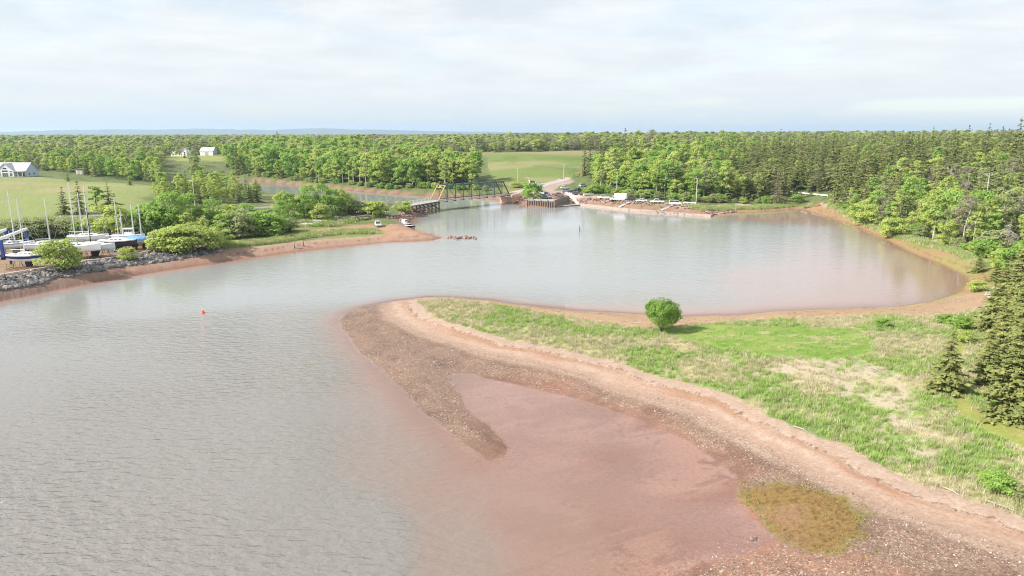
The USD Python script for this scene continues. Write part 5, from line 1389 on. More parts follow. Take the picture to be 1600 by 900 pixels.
o = G(965, 314.2)
bt = thing('box_truck', 'white box truck parked broadside in front of the lamp post', 'truck', o + [0, 0, .03], math.radians(174), 'vehicles parked around the landing')
part('cargo_box', MB().box((-1.15, 0, 2.05), (5.2, 2.4, 2.7)), M['white_paint'], bt)
part('rear_door', MB().box((-3.78, 0, 2.0), (.06, 2.2, 2.4)), M['grey_wall'], bt)
part('cab', MB().prism([(1.55, .55), (3.45, .55), (3.5, 1.25), (2.75, 1.45), (2.25, 2.3), (1.55, 2.4)], 1, -1.0, 1.0), CP_['white'], bt)
part('windscreen', MB().bar((2.82, 0, 1.48), (2.34, 0, 2.22), 1.7, .04), M['window_glass'], bt)
for k in (-1, 1):
    part('window', MB().box((2.0, k * 1.01, 1.8), (.7, .04, .55)), M['window_glass'], bt)
    for x in (-2.2, 2.5):
        part('wheel', MB().tube((x, k * .8, .42), (x, k * 1.08, .42), .43, .43, 14), M['rubber'], bt)
    part('headlight', MB().box((3.46, k * .7, .95), (.08, .3, .2)), M['lamp_clear'], bt)
part('chassis', MB().box((-.2, 0, .58), (7.0, 1.1, .2)), M['dark_steel'], bt)

# small boats
def dinghy(label, o, head, L, m, flipped=False, cab=False, cat='boat', inside='gel_grey'):
    t = thing('small_boat', label, cat, o, math.radians(head))
    xs = np.linspace(0, L, 9)
    rg_ = [section(x, L, L * .38, .45, .25, .3, 7) - [L / 2, 0, 0] for x in xs]
    if flipped:
        rg_ = [(r * [1, -1, -1] + [0, 0, .95]) for r in rg_]
    part('hull', MB().loft(rg_), m, t, 40)
    if not flipped:
        part('gunwale', MB().loft([np.array([(r[6][0], s * (abs(r[6][1]) + .04), r[6][2] + z) for s, z in ((-1, -.02), (1, -.02), (1, .07), (-1, .07))]) for r in rg_[:-1]]), M[inside], t)
        if cab:
            part('cabin', MB().box((-.1 * L, 0, 1.55), (.30 * L, L * .22, 1.5)), M['gel_white'], t)
            part('window', MB().box((-.1 * L, 0, 1.85), (.31 * L, L * .18, .5)), M['window_glass'], t)
            part('aft_frame', MB().bar((-.4 * L, -.6, .9), (-.4 * L, -.6, 2.4), .08).bar((-.4 * L, .6, .9), (-.4 * L, .6, 2.4), .08).bar((-.4 * L, -.6, 2.4), (-.4 * L, .6, 2.4), .08), M['alloy'], t)
        else:
            part('thwart', MB().box((0, 0, .68), (.28, L * .3, .05)), M['teak'], t)
    return t
dinghy('upturned white dinghy at the end of the stacked dock sections', G(479, 352.5), 8, 4.2, M['gel_white'], True)
dinghy('upturned grey-white dinghy beside the dock sections', G(493, 351.5), 6, 3.6, M['gel_grey'], True)
dinghy('small work boat with white cabin frame moored at the launch point', P(634, 352.5, 0.0) + [0, 0, -.1], -35, 5.4, M['black_paint'], cab=True)
dinghy('low dark skiff at the tip of the launch rocks', P(640, 355.5, 0) + [0, 0, -.1], -20, 4.2, M['black_paint'])
dinghy('white boat on a trailer under the trees beside the maroon SUV', G(920, 305.5), 10, 5.2, M['gel_white'], cab=False)

# stacked dock sections, crates and traps by the launch
rl = np.random.default_rng(77)
for k in range(9):
    px_, py_ = 492 + k * 4.6, 349.5 - k * .75
    o = G(px_ + rl.normal(0, .6), py_ - 1.2 * (k % 2))
    t = thing('dock_section', 'weathered white dock section stacked on the grass behind the launch', 'dock section', o, rl.uniform(-.2, .5), 'dock sections stacked behind the launch')
    for q_ in range(2):
        part('frame', MB().bar((-2, -.7, .2 + q_ * .5), (2, -.7, .2 + q_ * .5), .12, .3).bar((-2, .7, .2 + q_ * .5), (2, .7, .2 + q_ * .5), .12, .3), M['grey_timber'], t)
        for j in range(6):
            part('plank', MB().bar((-1.75 + j * .7, -.8, .40 + q_ * .5), (-1.75 + j * .7, .8, .40 + q_ * .5), .6, .06), M['rail_white' if (k + j) % 3 else 'pale_timber'], t)
def wire_trap(name, label, cat, o, m, grp, rz, s=(1.1, .6, .45)):
    t = thing(name, label, cat, o, rz, grp)
    fr = MB()
    for x in (-.5, -.17, .17, .5):
        for y in (-.5, .5):
            fr.bar((x * s[0], y * s[1], 0), (x * s[0], y * s[1], s[2]), .05)
        fr.bar((x * s[0], -.5 * s[1], s[2]), (x * s[0], .5 * s[1], s[2]), .05)
    for y in (-.5, 0, .5):
        for z in (0, .5, 1):
            if y or z == 1:
                fr.bar((-.5 * s[0], y * s[1], z * s[2] + .01), (.5 * s[0], y * s[1], z * s[2] + .01), .05)
    part('frame', fr, M['grey_timber'], t)
    part('netting', MB().box((0, 0, s[2] * .5), (s[0] * .94, s[1] * .94, s[2] * .9)), m, t)
    return t
for k in range(26):
    px_, py_ = 530 + k * 1.9 + rl.normal(0, .8), 345.8 - k * .13 + rl.normal(0, .7)
    red = k in (1, 2, 3, 10, 11, 13)
    wire_trap('fish_trap', ('faded red' if red else 'dark') + ' wire trap heaped with others beside the launch track', 'trap', G(px_, py_) + [0, 0, .45 * (k % 3)], M['bottom_red'] if red else M['timber' if k % 2 else 'rock_dark'], ('red' if red else 'dark') + ' traps heaped beside the launch', rl.uniform(0, 3), (1.5, .9, .5))
for k in range(4):
    a, b = G(594 + k * 5.2, 332.5 + k * 1.6), G(598.6 + k * 5.2, 333.8 + k * 1.6)
    t = thing('railing_section', 'white railing section leaning beside the track to the trestle, ' + ['farthest from the launch boats', 'next to the end one', 'third along', 'closest to the launch boats'][k], 'railing', group='white railings by the track')
    part('rail', MB().bar(a + [0, 0, 1.1], b + [0, 0, .9], .1, .14), M['rail_white'], t); part('rail', MB().bar(a + [0, 0, .5], b + [0, 0, .45], .1, .12), M['rail_white'], t)
    for f in (0.03, .5, .97):
        p = a + (b - a) * f
        part('post', MB().bar(p + [0, 0, -.1], p + [0, 0, 1.15], .12), M['rail_white'], t)

# buoys
o = P(317, 489.3, 0)
bu = thing('mooring_buoy', 'orange-red mooring buoy floating in the open channel', 'buoy', o)
M['buoy_red'] = plain('buoy_red', (.55, .09, .04), .5, .15); M['buoy_green'] = plain('buoy_green', (.02, .24, .13), .5, .15)
sph = trimesh.creation.icosphere(2, .40)
part('float', MB().mesh(sph).tube((0, 0, .25), (0, 0, .55), .22, .15, 10), M['buoy_red'], bu, 40)
part('ring', MB().tube((0, 0, .55), (0, 0, .75), .08, .08, 8), M['rail_white'], bu)
o = P(905.5, 362, 0)
bu = thing('channel_buoy', 'green spar buoy floating in the middle of the bay', 'buoy', o)
part('spar', MB().tube((0, 0, -.6), (0, 0, 1.7), .24, .18, 10), M['buoy_green'], bu); part('top_mark', MB().tube((0, 0, 1.7), (0, 0, 2.0), .12, .12, 8), M['buoy_green'], bu)

# ------------------------------------------------------------------ people
import manifold3d
def capsule_chain(pairs):
    out = []
    for a, ra, b, rb in pairs:
        pts = np.vstack([trimesh.creation.icosphere(1, ra).vertices + a, trimesh.creation.icosphere(1, rb).vertices + b])
        h = trimesh.convex.convex_hull(pts)
        out.append(manifold3d.Manifold(manifold3d.Mesh(np.asarray(h.vertices, np.float32), np.asarray(h.faces, np.uint32))))
    return manifold3d.Manifold.batch_boolean(out, manifold3d.OpType.Add)
M.update({'skin': plain('skin', (.45, .26, .18), .6, .05), 'hair': plain('hair', (.05, .035, .025), .8, .1), 'cloth_dark': plain('cloth_dark', (.045, .045, .055), .9, .1), 'cloth_rust': plain('cloth_rust', (.25, .09, .06), .9, .1), 'cloth_grey': plain('cloth_grey', (.22, .23, .26), .9, .1)})
A_ = np.array
def person(label, px, py, head, shirt, trousers, stride):
    t = thing('person', label, 'person', P(px, py, .28) if False else G(px, py), math.radians(head))
    s = stride
    hipz, shz = .92, 1.42
    J = dict(hl=A_([0, .1, hipz]), hr=A_([0, -.1, hipz]), kl=A_([.10 * s + .04, .1, .50]), kr=A_([-.06 * s + .04, -.1, .50]), al=A_([.20 * s, .1, .08]), ar=A_([-.28 * s, -.1, .10]), sl=A_([0, .19, shz]), sr=A_([0, -.19, shz]), el=A_([-.10 * s - .02, .25, 1.13]), er=A_([.08 * s, -.25, 1.13]), wl=A_([-.02 * s, .25, .88]), wr=A_([.20 * s, -.24, .90]))
    hand = lambda w, s_: [(w, .032, w + A_([.02, 0, -.08]), .036)] + [(w + A_([.02 + .018 * (k - 1.5), 0, -.08]), .012, w + A_([.03 + .02 * (k - 1.5), -.01 * s_, -.16 - .01 * (k in (1, 2))]), .009) for k in range(4)] + [(w + A_([.03, 0, -.04]), .013, w + A_([.07, 0, -.09]), .010)]
    limbs_ = [(J['hl'], .085, J['kl'], .058), (J['kl'], .056, J['al'], .042), (J['hr'], .085, J['kr'], .058), (J['kr'], .056, J['ar'], .042), (J['al'], .042, J['al'] + A_([.15, 0, -.05]), .032), (J['ar'], .042, J['ar'] + A_([.15, 0, -.05]), .032),
              (A_([0, .08, .98]), .11, A_([0, -.08, .98]), .11), (A_([0, 0, 1.0]), .13, A_([0, 0, 1.32]), .145), (J['sl'], .07, J['sr'], .07), (A_([0, 0, 1.32]), .14, A_([0, 0, 1.42]), .09), (A_([0, 0, 1.42]), .06, A_([.01, 0, 1.54]), .055),
              (J['sl'], .058, J['el'], .043), (J['el'], .042, J['wl'], .030), (J['sr'], .058, J['er'], .043), (J['er'], .042, J['wr'], .030), (A_([.01, 0, 1.66]), .092, A_([.03, 0, 1.61]), .078), (A_([.115, 0, 1.63]), .014, A_([.10, 0, 1.66]), .010), (A_([0, .09, 1.64]), .02, A_([0, .09, 1.66]), .02), (A_([0, -.09, 1.64]), .02, A_([0, -.09, 1.66]), .02)] + hand(J['wl'], 1) + hand(J['wr'], -1)
    part('body', capsule_chain(limbs_), M['skin'], t, 50)
    part('trousers', capsule_chain([(J['hl'], .10, J['kl'], .074), (J['kl'], .072, J['al'] + A_([0, 0, .03]), .060), (J['hr'], .10, J['kr'], .074), (J['kr'], .072, J['ar'] + A_([0, 0, .03]), .060), (A_([0, .07, .98]), .13, A_([0, -.07, .98]), .13)]), M[trousers], t, 50)
    part('shirt', capsule_chain([(A_([0, 0, 1.0]), .15, A_([0, 0, 1.30]), .165), (J['sl'], .085, J['sr'], .085), (A_([0, 0, 1.30]), .16, A_([0, 0, 1.42]), .11), (J['sl'], .075, J['el'], .06), (J['el'], .058, J['wl'] + A_([0, 0, .05]), .046), (J['sr'], .075, J['er'], .06), (J['er'], .058, J['wr'] + A_([0, 0, .05]), .046)]), M[shirt], t, 50)
    part('hair', capsule_chain([(A_([-.02, 0, 1.69]), .095, A_([-.03, 0, 1.63]), .085)]), M['hair'], t, 50)
    part('shoe', capsule_chain([(J['al'] + A_([-.02, 0, -.02]), .055, J['al'] + A_([.16, 0, -.045]), .042)]), M['cloth_dark'], t, 50)
    part('shoe', capsule_chain([(J['ar'] + A_([-.02, 0, -.02]), .055, J['ar'] + A_([.16, 0, -.045]), .042)]), M['cloth_dark'], t, 50)
person('person in grey clothes on the red sand, farther from the launch', 460.5, 388.0, 200, 'cloth_grey', 'cloth_dark', .6)
person('person in rust-red top and dark trousers walking on the red sand nearer the launch', 474.5, 385.5, 200, 'cloth_rust', 'cloth_dark', .9)

# ------------------------------------------------------------------ single trees and bushes
def hpx(g, base, top):
    return (base - top) / FOC * pix(*g)[2] * 1.03
def put_broad(kind, px, base, top, label, name='broadleaf_tree', cat='broadleaf tree', wide=1.0, group=None):
    if kind in BUSHY:
        wide *= .78
    g = G(px, base)
    h = hpx(g, base, top)
    s = h / kind[3]
    copy(kind[0], name, label, cat, g - [0, 0, .1], (px * 1.7) % 6.28, (s * wide, s * wide, s), group)
BK = {(k, c): BROAD[c * 3 + k] for k in range(3) for c in range(4)}
for a in [(SPRUCE[1], 101, 335, 293, 'dark spruce at the house end of the clump of four on the field edge'), (SPRUCE[0], 126, 333, 284, 'tallest dark spruce in the clump of four on the field edge'), (SPRUCE[3], 172, 330, 285, 'bushy dark spruce at the thicket end of the clump of four'),
          (SPRUCE[3], 106, 283, 268, 'small lone spruce on the lawn behind the clump of four'), (SPRUCE[1], 203, 290, 274, 'low spreading spruce at the wood edge beyond the field'), (SPRUCE[3], 242, 298, 284, 'dark squat spruce alone at the end of the field'),
          (SPRUCE[1], 390, 316, 284, 'dark spruce beside the upper river bend'), (SPRUCE[0], 402, 316, 282, 'dark slender spruce beside the river bend next to a twin')]:
    put_broad(a[0], *a[1:], name='spruce_tree', cat='spruce tree', wide=1.25)
put_broad(BK[2, 0], 152, 331, 288, 'leafy green tree between the dark spruces on the field edge', wide=1.3)
BUSH = [  # px, base, top, colour 0-2, width, label
    (97, 421, 373, 1, 1.05, 'round yellow-green bush in front of the stored sailboats'), (200, 406, 386, 1, 1.1, 'small bright bush on the armour stones below the black hull'),
    (262, 393, 357, 1, 1.25, 'yellow-green bush at the boatyard end of the bank thicket'), (284, 394, 352, 1, 1.2, 'yellow-green bush second along the bank thicket'), (306, 392, 353, 1, 1.25, 'tallest yellow-green bush of the bank thicket'), (326, 390, 355, 1, 1.1, 'pale bush near the beach end of the bank thicket'), (344, 385, 358, 1, 1.2, 'low bush at the beach end of the bank thicket'),
    (48, 372, 345, 2, 1.6, 'olive scrub bush behind the blue boat lift'), (72, 369, 343, 2, 1.6, 'olive scrub bush behind the grey-topped sailboat'), (20, 374, 347, 2, 1.6, 'olive scrub bush at the picture edge behind the lift'), (100, 368, 345, 2, 1.5, 'olive scrub bush behind the tallest mast'),
    (172, 374, 320, 1, .95, 'large yellow-green bush behind the wheelhouse boat'), (192, 368, 326, 1, 1.1, 'yellow-green bush beside the large one behind the boats'), (215, 364, 330, 0, 1.2, 'green bush behind the blue tarpaulin boat'), (240, 366, 318, 0, 1.0, 'green tall bush behind the end of the boat row'), (132, 366, 346, 2, 1.4, 'low olive bush behind the ketch'),
    (372, 372, 335, 2, 1.1, 'olive bush where the beach grass begins'), (408, 368, 332, 0, 1.2, 'green bush above the sand where two people walk'), (430, 366, 335, 0, 1.1, 'green bush next to the grassy beach head'), (448, 362, 342, 2, 1.5, 'dull bush by the dock sections'),
    (560, 338, 316, 2, 1.5, 'olive bush in the row by the trap heap'), (578, 338, 314, 1, 1.5, 'yellow-green bush in the row by the trap heap'), (594, 337, 315, 1, 1.2, 'yellow-green bush beside the white railings'), (630, 332, 314, 1, 1.35, 'bright bush at the foot of the trestle'), (556, 316, 312, 2, 1.2, 'tiny round bush on the river edge by the road'),
    (833, 313.5, 287, 0, 1.0, 'bushy green tree growing at the wharf edge'), (806, 293, 284, 1, 1.6, 'yellowish bush below the field near the bridge'), (818, 292, 285, 1, 1.6, 'yellowish bush beside the wharf pole'), (918, 303, 293, 1, 1.2, 'bush in front of the silver SUV'), (930, 302, 288, 0, 1.5, 'green bush at the corner of the wood by the cars'),
    (1380, 511, 497, 0, 1.6, 'low dark green bush in the grass beside the bay sand'), (1476, 505, 490, 0, 1.5, 'leafy bush at the start of the mown path'), (1500, 512, 494, 0, 1.8, 'low green bush under the white blossom'), (1558, 768, 735, 0, 1.3, 'green bush with pale flowers beside the drift logs'), (1592, 780, 758, 2, 1.4, 'straw-coloured bush near the picture corner'), (1505, 536, 514, 1, 1.0, 'yellow-green bush beside the lone small spruce'),
    (1576, 424, 388, 1, 1.3, 'yellow-green bush on the bank below the bleached snag'), (1540, 402, 374, 0, 1.4, 'green bush filling the bank above the bay corner'), (1600, 432, 380, 0, 1.4, 'leafy bush at the picture edge above the bay corner'), (1556, 398, 362, 2, 1.2, 'olive bush beside the sprawling dead tree'), (1528, 455, 438, 1, 1.4, 'low yellow-green bush on the bay corner sand'), (1395, 371, 340, 1, 1.1, 'yellow-green bush near the white birch trunk'), (1350, 352, 318, 1, 1.0, 'yellow-green bush on the bay shore below spruces'), (1456, 360, 322, 0, 1.0, 'green bush behind the driftwood heap'), (1246, 316, 304, 0, 1.5, 'rounded bush beside the washed-out gully')]
for px_, b_, t_, c_, w_, l_ in BUSH:
    put_broad(SHRUB[c_], px_, b_, t_, l_, 'shrub', 'shrub', w_)
for a in [(BUSHY[0], 268, 366, 302, 'large round green tree behind the bank thicket', 1.1), (BUSHY[0], 298, 362, 304, 'round green tree left of the pale wooden pole'.replace('left of', 'beside'), 1.0), (BUSHY[0], 336, 362, 312, 'green tree standing over the road bend', 1.0), (BUSHY[0], 248, 360, 320, 'slim green tree at the boatyard end of the thicket', 1.1), (BUSHY[1], 360, 364, 322, 'slim yellowish tree near the road', 1.3),
          (BUSHY[0], 388, 362, 318, 'round green tree between road and beach', 1.0), (BUSHY[0], 352, 372, 334, 'small slim green tree above the beach head', 1.4),
          (BUSHY[1], 440, 342, 300, 'pale yellow-green tree beside the road above the dock sections', .9), (BUSHY[0], 483, 341, 290, 'tall green tree above the dock sections', .85), (BUSHY[0], 506, 341, 288, 'tallest green tree above the trap heap', .8), (BUSHY[0], 524, 339, 296, 'slim green tree above the trap heap', 1.2), (BUSHY[1], 546, 337, 304, 'slim pale tree at the bridge end of the roadside trees', 1.3), (BUSHY[1], 462, 342, 308, 'slim yellow-green tree in the roadside clump', 1.3),
          (BK[1, 0], 1414, 352, 276, 'birch with a bright white trunk on the bay shore', .95), (BUSHY[0], 1480, 374, 300, 'broad green tree on the bay shore', 1.0), (BUSHY[2], 1508, 380, 312, 'broad dull green tree on the bay shore', 1.0), (BUSHY[1], 1445, 366, 306, 'broad yellow-green tree on the bay shore', .9), (BUSHY[0], 1528, 372, 300, 'green tree behind the bleached dead spruce', 1.0), (BUSHY[1], 1478, 386, 345, 'low pale tree leaning over the bay mud', 1.1), (BUSHY[1], 1350, 262, 232, 'bright yellow-green tree alone among dark spruces', .8)]:
    put_broad(a[0], a[1], a[2], a[3], a[4], wide=a[5])

rth = np.random.default_rng(61)
for k, (px_, b_) in enumerate([(252, 366), (262, 360), (276, 368), (283, 356), (292, 371), (304, 372), (314, 362), (320, 374), (329, 365), (342, 370), (347, 358), (356, 372), (366, 362), (378, 368), (392, 371), (398, 360), (412, 371), (420, 362), (432, 372), (440, 352), (452, 346), (470, 343), (477, 346), (492, 344), (500, 346), (514, 344), (532, 342), (538, 340), (180, 366), (226, 370), (160, 369), (120, 369), (60, 366), (30, 368)]):
    j, kd = int(rth.integers(0, 2)), int(rth.integers(0, 3))
    h = rth.uniform(26, 46) if px_ > 240 else rth.uniform(18, 28)
    where = 'behind the boats' if px_ < 240 else 'in the thicket between boatyard and beach' if px_ < 345 else 'in the thicket above the beach head' if px_ < 436 else 'in the roadside clump above the traps'
    src, nm_ = ((BK[2, j], 'slim'), (BUSHY[j], 'bushy'), (SHRUB[j], 'low domed'))[kd]
    put_broad(src, px_, b_, b_ - h * (.7 if kd == 2 else 1), f'{nm_} {LOOK[j]} young tree {where}', wide=(1.35, .85, 1.0)[kd], group=f'{nm_} {LOOK[j]} young trees {where}')

# lone tree on the spit
g = G(1034, 518.5)
lone = thing('broadleaf_tree', 'lone rounded green tree on the spit', 'broadleaf tree', g)
hl = hpx(g, 518, 466)
rl_ = np.random.default_rng(503)
c_, cs_ = MB(), []
for k in range(150):
    u = rl_.normal(0, 1, 3); u /= np.linalg.norm(u)
    u[2] = max(u[2], -.75)
    e = np.array([0, 0, hl * .58]) + u * np.array([hl * .52, hl * .52, hl * .40]) * rl_.uniform(.55, 1.0) * (1 + .10 * math.sin(3 * math.atan2(u[1], u[0]) + 1))
    cs_.append(e)
    w = rl_.normal(0, 1, (80, 3)); w /= np.linalg.norm(w, axis=1, keepdims=True)
    c_.add(*leaf_quads(e + w * hl * .10 * rl_.uniform(.5, 1.1, (80, 1)), w + u * .6, .20, rl_))
cs_ = np.array(cs_)
part('crown', c_, leafy('leaf_lone', [(0, (0.165, 0.280, 0.060)), (0.5, (0.290, 0.440, 0.105)), (1, (0.430, 0.560, 0.180))]), lone)
tk = MB()
for dx in (-.25, 0, .22):
    tk.tube((dx * .6, 0, -.3), (dx * 2.2, dx, hl * .35), .17, .10, 7, False)
for e in cs_[:16]:
    tk.tube((e[0] * .2, e[1] * .2, hl * .30), e, .07, .02, 5, False)
part('trunk', tk, M['bark'], lone)

# near spruces
NEAR = []
for i, (H, R, wh) in enumerate([(9.0, 3.4, 24), (13.0, 4.2, 30), (12.0, 3.7, 28)]):
    k = kind_prim(f'near_spruce_kind_{i}')
    part('trunk', MB().tube((0, 0, -.5), (0, 0, H * .96), .20, .03, 8, False), M['bark'], k)
    part('crown', spruce_crown(600 + i, H, R, wh, 15, 32, .03, .42, .50), M['spruce_near'], k)
    NEAR.append((k, None, None, H))
for i, px_, b_, t_, w_, l_ in [(0, 1478, 610, 516, 1.05, 'small bushy spruce standing alone beside the mown path'), (1, 1574, 652, 500, .95, 'spruce on the lawn side of the close spruce clump'), (2, 1540, 602, 506, .9, 'narrow spruce at the path edge of the close clump'), (1, 1556, 575, 455, .85, 'spruce behind the narrow one in the close clump'), (2, 1588, 560, 405, .9, 'tall spruce in the middle of the close clump'),
                                (1, 1612, 655, 470, .95, 'big spruce cut by the picture edge'), (2, 1600, 505, 366, .9, 'tallest spruce at the back of the close clump'), (1, 1572, 500, 412, .9, 'spruce beside the white blossom bush'), (1, 1640, 560, 380, 1, 'spruce just outside the picture edge'), (2, 1590, 600, 425, .95, 'spruce with drooping boughs in the front of the close clump'), (1, 1606, 545, 385, 1.0, 'broad spruce under the tallest one in the close clump'), (2, 1545, 520, 440, .95, 'slim spruce on the bay side of the close clump'), (2, 1580, 530, 374, .95, 'pointed spruce rising beside the tallest one in the close clump'), (1, 1560, 515, 400, .95, 'wide spruce towards the bay in the close clump'), (1, 1592, 480, 362, 1.0, 'high spruce at the bank end of the close clump'), (0, 1556, 440, 408, 1.2, 'low yellowish spruce by the bay shore'), (0, 1528, 425, 396, 1.2, 'small spruce bent over the bay bank')]:
    put_broad(NEAR[i], px_, b_, t_, l_, 'spruce_tree', 'spruce tree', w_)
g = G(1556, 480)
bl = thing('blossom_bush', 'bush covered in creamy white blossom beside the close spruce clump', 'bush', g)
c_, cs_ = broad_crown(511, 3.4, 1.9, .3, 26, 90, .16)
part('foliage', c_, M['blossom'], bl)
st = MB()
for e in cs_[:8]:
    st.tube((0, 0, -.2), e, .05, .02, 4, False)
part('stems', st, M['bark'], bl)
# dead trees and driftwood
for i, (px_, b_, t_, n, sp_, l_) in enumerate([(1588, 372, 298, 60, .26, 'bleached dead spruce with bare branches above the bay shore'), (1213, 320, 266, 60, .22, 'grey dead spruce at the wood edge beside the bay'), (1572, 402, 345, 70, .45, 'sprawling grey dead tree on the bay bank'), (1478, 330, 262, 34, .2, 'pale dead trunk standing in the bay wood'), (1060, 300, 256, 26, .2, 'pale bare trunk standing in the wood behind the white pickup')]):
    g = G(px_, b_)
    h = hpx(g, b_, t_)
    t = thing('dead_tree', l_, 'dead tree', g)
    m_ = bare_limbs(700 + i, h, .022 * h, n, sp_, .25)
    part('limbs', m_, M['dead_wood' if i != 1 else 'bark'], t)
    if i in (0, 1, 2):
        part('dead_twigs', spruce_crown(760 + i, h, h * (.24, .24, .42)[i], 15, 9, 5, .05, .5, .5), M['leaf_bare'], t)
rd = np.random.default_rng(91)
dk_ = kind_prim('drift_log_kind_0')
part('log_body', MB().tube((-.5, 0, .03), (.1, .01, .05), .022, .02, 7).tube((.1, .01, .05), (.5, -.02, .03), .02, .012, 7), M['dead_wood'], dk_)
part('branch_stub', MB().tube((.2, 0, .05), (.27, .06, .10), .01, .006, 5), M['dead_wood'], dk_)
LOGS = [(1470, 762, 1500, 776, 'long pale drift log lying along the grass edge'), (1540, 785, 1600, 806, 'longest pale drift log near the picture corner'), (1240, 668, 1262, 676, 'grey drift log at the foot of the dune grass'), (1355, 575, 1376, 581, 'weathered drift log in the pale straw'), (1402, 628, 1422, 646, 'drift log crossing the straw patch'), (1352, 572, 1366, 584, 'short drift log crossing another in the straw'), (1445, 374, 1470, 368, 'bleached log in the driftwood heap on the bay shore'), (1432, 362, 1444, 374, 'upright snag in the driftwood heap on the bay shore'), (1455, 378, 1484, 380, 'log lying on the mud below the driftwood heap'),
        (470, 377, 500, 373, 'dark drift log along the top of the left beach'.replace('left ', 'red ')), (632, 371, 652, 369.5, 'drift log on the launch sand'), (1390, 372, 1412, 374, 'thin drift log on the bay mud'), (1490, 408, 1515, 402, 'root-ended log on the bay bank'), (1510, 398, 1530, 404, 'dark log on the red bay bank'), (985, 505, 1003, 507, 'low drift stick on the bare sand beside the lone tree')]
for x0, y0, x1, y1, l_ in LOGS:
    a, b = G(x0, y0), G(x1, y1)
    L = float(np.linalg.norm(b - a))
    copy(dk_, 'drift_log', l_, 'log', (a + b) / 2 + [0, 0, .05], math.atan2(b[1] - a[1], b[0] - a[0]), (L, max(2.6, L * .45), max(3.0, L * .5)))
g = P(1177, 842, 0.0)
copy(bk[1], 'boulder', 'single pale boulder lying on the wet red flats', 'boulder', g, .7, (.45, .32, .28))
for px_, py_, l_ in ((700, 584, 'dark stone at the inner notch of the gravel bar'), (1490, 798, 'brown stone on the orange sand band'), (1330, 772, 'dark stone beside the weed bed')):
    copy(bk[2], 'boulder', l_, 'boulder', G(px_, py_), .3, .22)

# ------------------------------------------------------------------ dune grass, stones, weed
def tuft(seed, n, h, w, sp_):
    r = np.random.default_rng(seed)
    V, F = [], []
    for k in range(n):
        a = r.uniform(0, 6.28); o = r.normal(0, sp_, 2); L = h * r.uniform(.6, 1.25); ln = r.uniform(.15, .65) * L
        d, s_ = np.array([math.cos(a), math.sin(a), 0]), np.array([-math.sin(a), math.cos(a), 0]) * w
        b = np.array([o[0], o[1], 0]); mid = b + d * ln * .35 + [0, 0, L * .6]; tp_ = b + d * ln + [0, 0, L * .92]
        i = len(V)
        V += [b - s_, b + s_, mid + s_ * .8, mid - s_ * .8, tp_]
        F += [(i, i + 1, i + 2), (i, i + 2, i + 3), (i + 3, i + 2, i + 4)]
    return np.array(V), np.array(F)
gg = leafy('dune_grass_green', [(0, (.17, .26, .08)), (.5, (.31, .42, .12)), (1, (.45, .54, .21))], .3)
gs_ = leafy('dune_grass_straw', [(0, (.32, .28, .17)), (.5, (.54, .48, .33)), (1, (.70, .65, .49))], .3)
gm_ = leafy('dune_grass_mixed', [(0, (.20, .22, .10)), (.5, (.36, .37, .18)), (1, (.56, .53, .33))], .3)
protos = [(tuft(1, 30, .62, .022, .28), gg, False), (tuft(2, 26, .62, .020, .30), gs_, False), (tuft(3, 28, .55, .020, .28), gm_, False), (tuft(4, 36, .36, .024, .36), gg, False)]
rgs = np.random.default_rng(19)
minx, miny, maxx, maxy = pg['grass'].bounds
N = 46000
x, y = rgs.uniform(minx, min(maxx, 90), N), rgs.uniform(miny, maxy, N)
k = inside(pg['grass'], x, y)
x, y = x[k], y[k]
qx, qy, qd = pix(x, y, 2.0)
k = (qx > -20) & (qx < 1640) & (qy < 930) & ~inside(pg['path'], x, y)
x, y = x[k], y[k]
lawn_in = inside(pg['lawn'], x, y)
tn = smooth01((noise2(x, y, 0.16, 41) - .42) * 6)
sw = inside(pg['straw'], x, y)
keep = rgs.uniform(size=len(x)) < np.where(lawn_in, .12, np.where(sw, .22, .80))
x, y, tn, lawn_in, sw = x[keep], y[keep], tn[keep], lawn_in[keep], sw[keep]
u_ = rgs.uniform(size=len(x))
wh_ = np.where(lawn_in, 3, np.where(u_ < tn * .70 * np.where(sw, .4, 1), 0, np.where(u_ < .42 + .4 * tn, 2, 1)))
z = height(x, y)
scatter('dune_grass', protos, np.stack([x, y, z - .03], -1), rgs.uniform(0, 6.28, len(x)), rgs.uniform(.45, 1.05, len(x)), wh_, 'tussocky green and straw dune grass covering the spit', 'grass')
# bank grass on the far shores
def shore_grass(name, line, n, dep, label, seed, sc=1.4):
    r = np.random.default_rng(seed)
    a = np.array(line, float)
    t = r.uniform(0, len(a) - 1.001, n); i = t.astype(int); f = (t % 1)[:, None]
    q_ = a[i] * (1 - f) + a[i + 1] * f
    w = GP(q_[:, 0] + r.normal(0, 3, n), q_[:, 1] + r.uniform(-dep, dep, n))
    w = w[w[:, 2] > .5]
    scatter(name, protos, w - [0, 0, .05], r.uniform(0, 6.28, len(w)), r.uniform(.7, 1.3, len(w)) * sc, r.choice([0, 1, 2], len(w), p=[.5, .2, .3]), label, 'grass')
shore_grass('rough_grass', [(345, 385), (400, 380), (440, 376), (480, 369), (530, 363), (585, 362)], 1500, 3.5, 'rough beach grass above the red sand on the launch side', 51)
shore_grass('rough_grass', [(1080, 325), (1120, 327), (1180, 326), (1240, 320)], 1400, 3.0, 'rough green grass along the bay shore below the wood', 52)
shore_grass('rough_grass', [(0, 356), (80, 352), (160, 352), (250, 348), (330, 345), (420, 345), (520, 346), (600, 328)], 3500, 9.0, 'weedy scrub grass between the road and the boatyard', 53, 2.0)
shore_grass('rough_grass', [(1300, 322), (1340, 347), (1390, 366), (1440, 378), (1500, 396), (1530, 410)], 1200, 4.0, 'marsh grass fringe round the bay', 54)
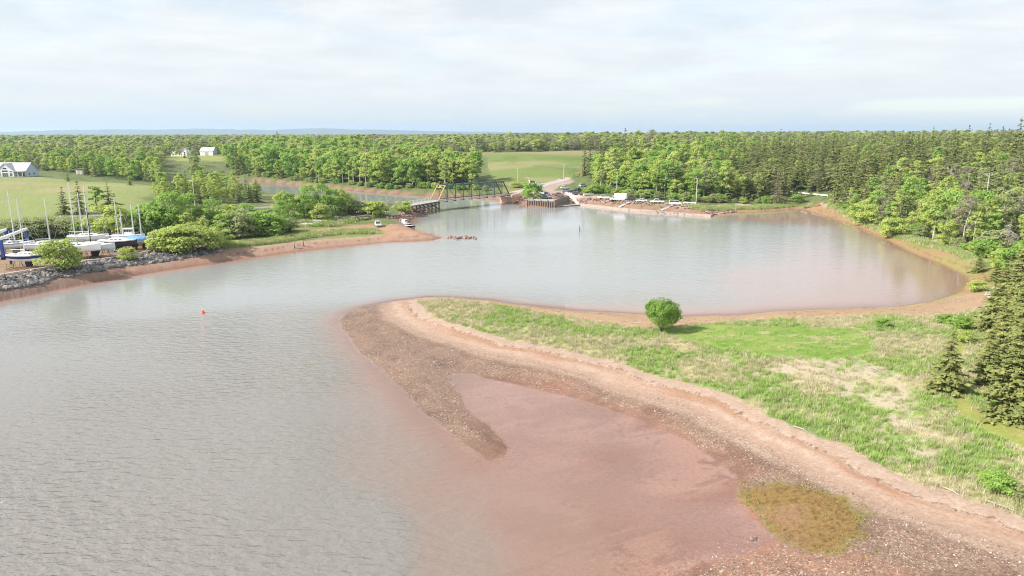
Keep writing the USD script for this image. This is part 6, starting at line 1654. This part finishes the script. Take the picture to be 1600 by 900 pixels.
# stones of the gravel bar
n = 30000
idx = np.nonzero((GPEB > .30) & (GZ > -.05) & (GY < 150) & (GY > 30) & (np.abs(GX) < 90))[0]
area = np.gradient(YR)[idx // NC] * GY[idx]
idx = rgs.choice(idx, n, p=area * GPEB[idx] / (area * GPEB[idx]).sum())
sx = GX[idx] + rgs.normal(0, .22, n); sy = GY[idx] + rgs.normal(0, .22, n)
st_dark = mat('gravel_dark', {'o': ('object_info', {}), 'r': ('rgb_ramp', {'ramp': [(0, (.12, .085, .07)), (.6, (.24, .175, .145)), (1, (.34, .27, .22))]}), 'p': ('principled_bsdf', {'roughness': .8})}, [('o.random', 'r.fac'), ('r.color', 'p.base_color')])
st_shell = mat('gravel_shell', {'o': ('object_info', {}), 'r': ('rgb_ramp', {'ramp': [(0, (.34, .28, .23)), (1, (.60, .55, .48))]}), 'p': ('principled_bsdf', {'roughness': .7})}, [('o.random', 'r.fac'), ('r.color', 'p.base_color')])
rk = [rock_mesh(np.random.default_rng(800 + i)) for i in range(3)]
scatter('gravel_stones', [(rk[0], st_dark, False), (rk[1], st_dark, False), (rk[2], st_shell, False)], np.stack([sx, sy, height(sx, sy) + .01], -1), rgs.uniform(0, 6.28, n), np.clip(rgs.lognormal(-2.95, .36, n), .025, .15), rgs.choice([0, 1, 2], n, p=[.43, .43, .14]), 'brown stones and white shells strewn over the gravel bar', 'gravel')
# fringe of weed on the weed bed
wx0, wy0, wx1, wy1 = pg['weed'].bounds
x, y = rgs.uniform(wx0 - 3, wx1 + 3, 5000), rgs.uniform(wy0 - 3, wy1 + 3, 5000)
k = inside(pg['weed'], x, y) | (noise2(x, y, .8, 48) > .66) & shapely.contains_xy(pg['weed'].buffer(2.5), x, y)
wd_ = line_tree(WEED).query(np.stack([x, y], -1))[0]
k &= rgs.uniform(size=5000) < np.where(wd_ < 1.1, .45, .15)
x, y = x[k], y[k]
wl_ = leafy('weed_look', [(0, (.12, .085, .03)), (.5, (.30, .24, .09)), (1, (.42, .41, .16))], .2)
scatter('seaweed', [(tuft(9, 14, .08, .03, .18), wl_, False), (tuft(10, 10, .06, .035, .2), wl_, False)], np.stack([x, y, np.maximum(height(x, y), -.02)], -1), rgs.uniform(0, 6.28, len(x)), rgs.uniform(.5, 1.3, len(x)), rgs.integers(0, 2, len(x)), 'brown and olive seaweed bed beside the gravel beach', 'seaweed')

# ------------------------------------------------------------------ haze
HAZE = 7.5e-5
hz = usdkit.material(stage, '/World/Looks/haze_look', {'v': ('principled_volume', {'color': (.60, .78, 1.0), 'density': HAZE, 'anisotropy': .25})}, volume='v.volume')
hb = MB(); hb.box((0, 8300, 62), (36000, 17400, 136))
solo('haze', hb, hz, 'thin pale summer haze over the whole inlet', None, kind='stuff')
